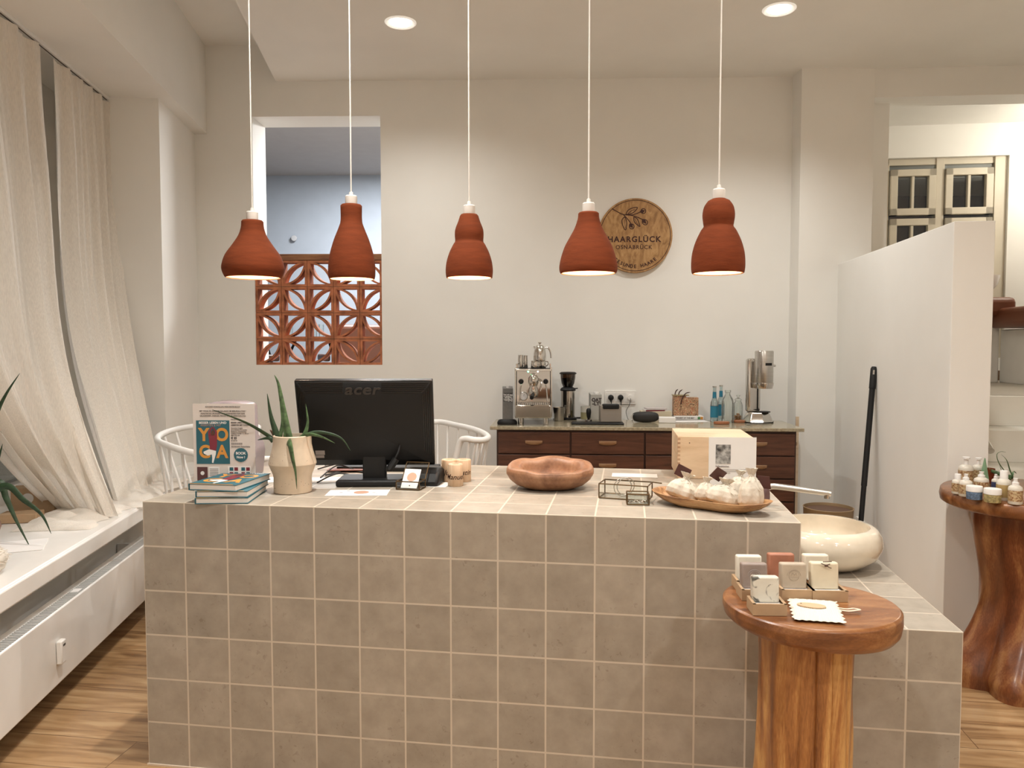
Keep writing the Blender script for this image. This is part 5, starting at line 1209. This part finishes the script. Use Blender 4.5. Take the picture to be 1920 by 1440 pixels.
# cotton bags
CREASE = BAGM
def bag(px, py, Y, w_, h_, seed, label, tilt=0, yaw=0, tagpos=None):
    q_ = onz(px, py, .916); w_ *= 1.0; h_ *= 1.0; t = thing('cotton_bag', label, 'cotton bag', q_, yaw, 'cotton pouches in the wooden dish')
    t.rotation_euler = (R(-6), R(tilt), R(yaw)); r0 = w_/2
    def fn(u, v):
        a = 2*math.pi*u; pf = [(.0,0),(.75,.0),(1.0,.10),(1.03,.28),(.92,.48),(.62,.66),(.22,.78),(.17,.82),(.30,.90),(.44,1.0),(.36,.99),(.05,.9)]
        x = v*(len(pf)-1); i = min(int(x), len(pf)-2); f_ = x-i; f_ = f_*f_*(3-2*f_)
        r_ = pf[i][0]*(1-f_)+pf[i+1][0]*f_; z_ = pf[i][1]*(1-f_)+pf[i+1][1]*f_
        g = 1 + .11*noise.noise((math.cos(a)*2+seed, math.sin(a)*2, v*4)) + .05*noise.noise((math.cos(a)*6+seed, math.sin(a)*6, v*9))
        pl2 = (.05 if v < .45 else .16)*math.sin(9*a + seed + 2*v) + .045*abs(noise.noise((math.cos(a)*5+seed, math.sin(a)*5, v*6)))*min(1, max(0, (v-.3)*4))
        r_ *= r0*(g + pl2); return (r_*math.cos(a), r_*.72*math.sin(a), z_*h_ + .004*noise.noise((a, v*5, seed)))
    link('pouch', MB().grid(fn, 72, 48, closed_u=True), BAGM, parent=t, smooth=180)
    link('drawstring', MB().tube(smoothpath([(.2*r0*math.cos(a_), .16*r0*math.sin(a_), h_*.80) for a_ in [k_*math.pi/4 for k_ in range(9)]],3) , .0018, 6).tube(smoothpath([(0,-.16*r0,h_*.8),(.012,-.3*r0,h_*.7),(.006,-.55*r0,h_*.55),(.02,-.75*r0,h_*.42)],5), .0014, 6), COTTON, parent=t)
    if tagpos: 
        m = MB().at(*tagpos).box(-.024,.024,-.0008,.0008,-.02,.02); link('hang_tag', m, mat('maroon tag', (.07,.02,.018), .4), parent=t)
    return t
bag(1276, 934, 2.62, .105, .085, 1.3, 'cotton pouch at the crate end of the dish, maroon tag behind its neck', 18, 0, (-.01,.03,.085,20,10,-20))
bag(1322, 938, 2.57, .07, .075, 4.1, 'small cotton pouch squeezed between two bigger ones in front of the display card', 8)
bag(1354, 944, 2.52, .105, .080, 7.7, 'cotton pouch in the middle of the dish carrying a large maroon tag', 12, 0, (-.03,.0,.088,30,15,30))
bag(1385, 930, 2.62, .075, .085, 9.2, 'cotton pouch at the back of the dish behind the tallest pouch', 6)
bag(1408, 950, 2.46, .078, .120, 12.4, 'tallest cotton pouch with a knotted top near the steel spout', 2, 0, (.05,.03,.075,10,0,-60))
pq = ony(1432, 950, 2.47)
def sach(u, v):
    a = 2*math.pi*u; b = math.pi*v; g = 1+.2*noise.noise((math.cos(a)*3, math.sin(a)*3, v*5)); return (.018*g*math.sin(b)*math.cos(a), .02*g*math.sin(b)*math.sin(a), .035+.042*math.cos(b))
solo('lavender_sachet', MB().grid(sach, 32, 20, closed_u=True), mat('purple brown organza', (.16,.09,.09), .5), 'purple-brown sachet at the spout end of the wooden dish', 'sachet', loc=pq, smooth=180)
# ------------------------------------------------------------------ front stool with soaps
sq = onz(1517, 1128, .769); SZ_ = .769
st1 = thing('wooden_stool', 'glossy reddish wooden stool with thick round seat and log stem before the counter', 'stool', (sq.x, sq.y, 0))
SRx = 155/F*sq.y
def seatf(u, v):
    a = 2*math.pi*u; ca, sa = math.cos(a), math.sin(a)
    R_ = SRx*(1 + .035*math.cos(2*a+.6) + .02*math.cos(3*a)) 
    pf = [(0,1),(.9,1),(.97,.985),(1.0,.90),(1.005,.6),(.985,.25),(.93,.03),(.86,0),(0,0)]
    x = v*(len(pf)-1); i = min(int(x), len(pf)-2); f_ = x-i
    r_ = pf[i][0]*(1-f_)+pf[i+1][0]*f_; z_ = pf[i][1]*(1-f_)+pf[i+1][1]*f_
    th_ = .062 + .012*math.cos(a); return (R_*r_*ca, R_*r_*sa, SZ_ - th_*(1-z_))
link('seat', MB().grid(seatf, 96, 50, closed_u=True), STOOL, parent=st1, smooth=60)
def stemf(u, v):
    a = 2*math.pi*u; ca, sa = math.cos(a), math.sin(a); z_ = .715*v
    r_ = .108 + .006*(v) + .10*math.exp(-v*7) + .010*math.sin(5*a+1)*(.4+math.exp(-v*4)*3) + .004*noise.noise((ca*5, sa*5, z_*6)) + .05*math.exp(-v*6)*math.sin(3*a)
    crack = sum(math.exp(-((math.sin((a-c_)/2))/.012)**2) for c_ in (4.55, 4.9, 4.2, 5.3)); return (r_*ca*(1-.05*crack) -.003, r_*sa*(1-.05*crack), z_)
link('stem', MB().grid(stemf, 240, 50, closed_u=True), STEM, parent=st1, smooth=60, fix=False)
# kraft soap boxes and soaps
def soapm(name, c, c2=None, var=.04, vs_=30): return mat(name, c, .45, var=var, vscale=vs_, c2=c2, sss=0)
def soap_set(px, py, col_, lbox, lsoap, wpx=62, stamp=False, dark=None, flowers=False):
    q_ = onz(px, py, SZ_); wd = wpx*PX*q_.y; dp = wd*.78; h_ = .027
    rz = -3
    b_ = thing('soap_box', lbox, 'box', (q_.x, q_.y, SZ_ + .0005), rz, 'open kraft soap boxes on the stool')
    t_ = .0018
    m = MB().box(-wd/2,wd/2,0,dp,0,t_).box(-wd/2,wd/2,0,t_,t_,h_).box(-wd/2,wd/2,dp-t_,dp,t_,h_).box(-wd/2,-wd/2+t_,t_,dp-t_,t_,h_).box(wd/2-t_,wd/2,t_,dp-t_,t_,h_)
    m.box(-wd/2,-wd/2+.007,0,dp,h_,h_+.001).box(wd/2-.007,wd/2,0,dp,h_,h_+.001).box(-wd/2,wd/2,0,.006,h_,h_+.001)
    link('carton', m, CARD, parent=b_, fix=False, smooth=0)
    link('liner_card', MB().box(-wd/2+.006,wd/2-.006,.006,dp-.006,h_-.009,h_-.007), PAPER, parent=b_)
    s_ = thing('soap_bar', lsoap, 'soap', (q_.x + .001, q_.y + dp*.52, SZ_ + .021), rz, 'square soaps in kraft boxes')
    sw = wd*.80; link('bar', MB().box(-sw/2,sw/2,0,.026,0,sw*.98), col_, parent=s_, bevel=.005, seg=3, rx=-5)
    if stamp:
        m = MB(); P = [(.013*math.cos(2*math.pi*k_/24), -.0006, sw*.5+.013*math.sin(2*math.pi*k_/24)) for k_ in range(25)]
        m.tube(P, .0007, 5, caps=False); P = [(.017*math.cos(math.pi*k_/16), -.0006, sw*.5+.016*math.sin(math.pi*k_/16)) for k_ in range(17)]; m.tube(P, .0006, 5)
        m.box(-.012,.012,-.0012,0,sw*.44,sw*.455); m.tube([(-.008,-.0006,sw*.5),(-.003,-.0006,sw*.62),(.001,-.0006,sw*.52),(.005,-.0006,sw*.6),(.008,-.0006,sw*.5)], .0006, 5)
        link('stamp', m, dark, parent=s_, rx=-5, fix=False)
    if flowers:
        m = MB()
        for pts in ([(-.012,-.001,sw-.002),(.0,-.002,sw-.006),(.010,-.002,sw-.003)], [(.0,-.002,sw-.006),(.008,-.002,sw-.012),(.014,-.001,sw-.014)], [(-.006,.004,sw+.001),(.006,.002,sw+.002),(.016,.004,sw+.002)]): m.tube(smoothpath(pts,4), .0012, 6)
        m.at(.001,-.001,sw-.008).cbox(0,0,0,.008,.003,.005).at()
        link('dried_flowers', m, mat('dried flower', (.12,.07,.05), .8), parent=s_)
    return s_
soap_set(1412, 1110, soapm('white soap', (.74,.70,.60)), 'kraft soap box at the back by the counter, under the plain white soap', 'plain white square soap at the back, behind the grey one', 60)
soap_set(1474, 1108, soapm('red clay soap', (.40,.165,.10), var=.12), 'kraft soap box behind, under the reddish soap', 'reddish clay-coloured square soap in the back row', 62)
soap_set(1540, 1108, soapm('cream soap', (.72,.66,.54)), 'kraft soap box at the back near the basin, under the cream soap', 'plain cream square soap at the back near the basin', 60)
soap_set(1422, 1127, soapm('grey soap', (.29,.23,.20), var=.10), 'kraft soap box under the stamped grey soap', 'stamped mauve-grey square soap in the middle row', 62, True, mat('stamp shade', (.36,.32,.30), .5))
soap_set(1497, 1127, soapm('taupe soap', (.46,.38,.29), var=.08), 'kraft soap box under the taupe soap with paler edges', 'taupe square soap between the grey and the flower-topped soaps', 62, True, mat('stamp taupe', (.42,.345,.265), .5))
soap_set(1557, 1129, soapm('pale cream soap', (.68,.60,.45)), 'kraft soap box nearest the basin, under the flower-topped soap', 'pale cream square soap topped with dried flowers', 66, flowers=True)
soap_set(1444, 1155, mat('marbled soap', (.62,.58,.49), .45, var=.05, vscale=14, c2=(.70,.67,.58)), 'kraft soap box nearest the viewer, under the dark-veined soap', 'front square soap, white with dark grey veins', 64)
# dark veins of the front soap
mv = bpy.data.materials['marbled soap']; nt = mv.node_tree; p_ = nt.nodes['Principled BSDF']
src = p_.inputs['Base Color'].links[0].from_socket
nz = N(nt, 'ShaderNodeTexNoise'); nz.inputs['Scale'].default_value = 32; nz.inputs['Detail'].default_value = 2; nz.inputs['Distortion'].default_value = 1.2
tc = N(nt, 'ShaderNodeTexCoord'); nt.links.new(tc.outputs['Object'], nz.inputs[0])
mr = N(nt, 'ShaderNodeMapRange'); mr.inputs[1].default_value = .53; mr.inputs[2].default_value = .62; nt.links.new(nz.outputs[0], mr.inputs[0])
mxx = N(nt, 'ShaderNodeMixRGB'); nt.links.new(mr.outputs[0], mxx.inputs[0]); nt.links.new(src, mxx.inputs[1]); mxx.inputs[2].default_value = (.10,.095,.08,1); nt.links.new(mxx.outputs[0], p_.inputs['Base Color'])
# knitted soap pouch
kq = onz(1529, 1149, SZ_)
kp = thing('knitted_pouch', 'cream knitted soap pouch with an oval wooden tag lying at the front of the stool', 'pouch', (kq.x, kq.y, SZ_), -12)
def knit(u, v, s_=1):
    x = (u-.5)*.115; y = (v-.5)*.155; e_ = (1-abs(2*u-1)**8)*(1-abs(2*v-1)**8)
    b_ = .0016*abs(math.sin(u*math.pi*26))*abs(math.sin(v*math.pi*34)); wob = .003*math.sin(v*40)*(abs(2*u-1)**6) 
    return (x + wob + (v-.5)*.008, y + .002*math.sin(u*45)*(abs(2*v-1)**6), s_*(.0055*e_ + b_*e_) + .0065)
m = MB().grid(lambda u, v: knit(u, v, 1), 130, 110).grid(lambda u, v: knit(u, v, -.9), 40, 36)
link('knit_body', m, mat('knitted cotton', (.74,.68,.57), .95), parent=kp, smooth=180, fix=False)
tgp = link('wooden_tag', MB().lathe([(0,.014),(.033,.014),(.0335,.0148),(.033,.016),(0,.016)], n=40, ey=.52), mat('tag wood', (.58,.40,.25), .6), parent=kp, loc=(-.008,.008,0), rz=-8)
link('tag_hole', MB().cyl((-.024,.004,.0161), .002, .0004), BURN, parent=tgp)
link('strap', MB().tube(smoothpath([(.055,.01,.008),(.075,.005,.008),(.095,.012,.009),(.105,.022,.008),(.092,.028,.008),(.075,.02,.008),(.055,.025,.008)],6), .0035, 8, flat=.4), mat('cotton strap', (.70,.55,.43), .9), parent=kp, smooth=70)
# ------------------------------------------------------------------ root stump table with cosmetics
TZ2 = .803; tcx, tcy, trr = 2.205, 3.20, .358
sm = thing('stump_table', 'dark root stump table with a round top beside the stairs', 'table', (tcx, tcy, 0))
link('table_top', MB().lathe([(0,TZ2),(trr-.006,TZ2),(trr,TZ2-.006),(trr+.004,TZ2-.03),(trr,TZ2-.052),(trr-.015,TZ2-.062),(0,TZ2-.062)], n=96), STOOL, parent=sm, smooth=50)
def stump(u, v):
    a = 2*math.pi*u; z_ = (TZ2-.06)*v; w_ = math.exp(-v*3.2)
    lob = 0
    for c_, r_ in ((R(183), .20), (R(222), .17), (R(275), .26), (R(330), .20), (R(20), .2)): lob = max(lob, r_*math.exp(-((math.sin((a-c_)/2))/.20)**2))
    rr_ = .238 - .045*math.sin(math.pi*min(1, v*1.1))*.9 + lob*math.exp(-((v)/.30)**2)*.75 + .012*noise.noise((math.cos(a)*3, math.sin(a)*3, v*3))
    rr_ -= .03*math.exp(-(v/.05)**2); return (min(rr_*math.cos(a), .9), min(rr_*math.sin(a), .34), z_)
link('root_trunk', MB().grid(stump, 160, 50, closed_u=True), STUMP, parent=sm, smooth=70, fix=False)
FROST = mat('frosted bottle plastic', (.66,.62,.54), .35); ORL = mat('orange flower label', (.50,.16,.035), .5, var=.6, vscale=160, c2=(.60,.48,.28)); YEL = mat('golden liquid', (.42,.30,.13), .25)
BLL = mat('blue jar label', (.13,.20,.32), .5, var=.4, vscale=120); YLL = mat('straw jar label', (.36,.30,.14), .5, var=.4, vscale=120); NAVY = mat('navy label', (.03,.04,.10), .5, var=.3, vscale=90)
def on2(px, py): return onz(px, py, TZ2 + .0005)
def cosm(px, py, w_, h_, label, lab=ORL, body=FROST, cap='pump', liquid=True):
    q_ = on2(px, py); r_ = w_/2; t = thing('cosmetic_bottle', label, 'bottle', q_ + Vector((0, r_, 0)), 0, 'cosmetic bottles on the stump table')
    link('bottle_body', MB().lathe([(0,0),(r_*.95,0),(r_,.003),(r_,h_*.58),(r_*.93,h_*.66),(r_*.6,h_*.72),(r_*.45,h_*.73),(0,h_*.73)], n=32), body, parent=t, smooth=50)
    link('front_label', MB().lathe_open([(r_+.0006,h_*.12),(r_+.0006,h_*.54)], n=32), lab, parent=t, fix=False)
    if cap == 'pump': link('pump_cap', MB().lathe([(0,h_*.72),(r_*.48,h_*.72),(r_*.48,h_*.84),(r_*.3,h_*.86),(r_*.28,h_*.96),(r_*.34,h_),(0,h_)], n=24), PAPER, parent=t, smooth=40)
    elif cap == 'disc': link('flip_cap', MB().lathe([(0,h_*.72),(r_*.30,h_*.72),(r_*.30,h_*.92),(r_*.5,h_*.93),(r_*.5,h_),(0,h_)], n=24), PAPER, parent=t, smooth=40)
    else: link('screw_cap', MB().lathe([(0,h_*.72),(r_*.55,h_*.72),(r_*.55,h_*.98),(r_*.5,h_),(0,h_)], n=24), PAPER, parent=t, smooth=40)
    return t
def jar(px, py, w_, h_, label, lab):
    q_ = on2(px, py); r_ = w_/2; t = thing('cream_jar', label, 'jar', q_ + Vector((0, r_, 0)), 0, 'cream jars on the stump table')
    link('jar_body', MB().lathe([(0,0),(r_*.93,0),(r_*.95,.002),(r_*.95,h_*.62),(0,h_*.62)], n=36), lab, parent=t)
    link('lid', MB().lathe([(0,h_*.6),(r_,h_*.6),(r_,h_*.94),(r_*.95,h_),(0,h_)], n=36), PAPER, parent=t, smooth=40)
cosm(1818, 912, .060, .125, 'tall pump bottle at the back next to the half-height wall', ORL, cap='disc')
cosm(1840, 908, .050, .115, 'white-capped bottle at the back beside the green cone', ORL, cap='disc')
cosm(1801, 927, .044, .082, 'orange-labelled bottle with a wide white cap at the very rim by the wall', ORL, cap='screw')
cosm(1817, 932, .050, .090, 'orange-labelled pump bottle behind the blue jar', ORL)
cosm(1847, 926, .056, .088, 'orange-labelled pump bottle between the green cone and the two jars', ORL)
cosm(1871, 921, .032, .070, 'small navy-labelled spray bottle behind the straw-coloured jar', NAVY)
cosm(1889, 940, .052, .118, 'largest frosted bottle with golden liquid beside the straw-coloured jar', YEL, cap='screw')
cosm(1911, 947, .050, .100, 'orange-labelled pump bottle nearest the picture edge', ORL)
jar(1835, 938, .060, .052, 'cream jar with blue label and white lid', BLL)
jar(1870, 944, .062, .053, 'cream jar with straw-coloured label and white lid', YLL)
gq = on2(1853, 912); gc = thing('green_candle', 'pale green pointed cone standing at the back of the stump table', 'cone', gq + Vector((0,.03,0)))
link('cone', MB().lathe([(0,0),(.024,0),(.020,.03),(.003,.118),(0,.122)], n=6), mat('pale green wax', (.20,.33,.20), .5), parent=gc, smooth=20)
tq = on2(1868, 911); tp2 = thing('potted_aloe', 'small aloe with curling leaves in a terracotta pot on the stump table', 'potted plant', tq + Vector((.01,.07,0)))
link('pot', MB().lathe([(0,0),(.016,0),(.022,.05),(.024,.05),(.024,.066),(.021,.066),(.020,.058),(0,.058)], n=28), TERRA, parent=tp2)
o3 = tp2.location
for pts in ([(1894,897),(1885,885),(1873,868),(1869,853),(1876,847),(1886,848)], [(1896,896),(1893,880),(1887,862),(1877,852)], [(1893,897),(1885,890),(1877,880),(1874,870)], [(1894,893),(1900,884),(1906,888)]):
    P = [(0,0,.058)] + [tuple(ony(a_, b_, 3.22) - o3) for a_, b_ in pts]
    link('leaf', leaf(P, .014), ALOE, parent=tp2, smooth=60)
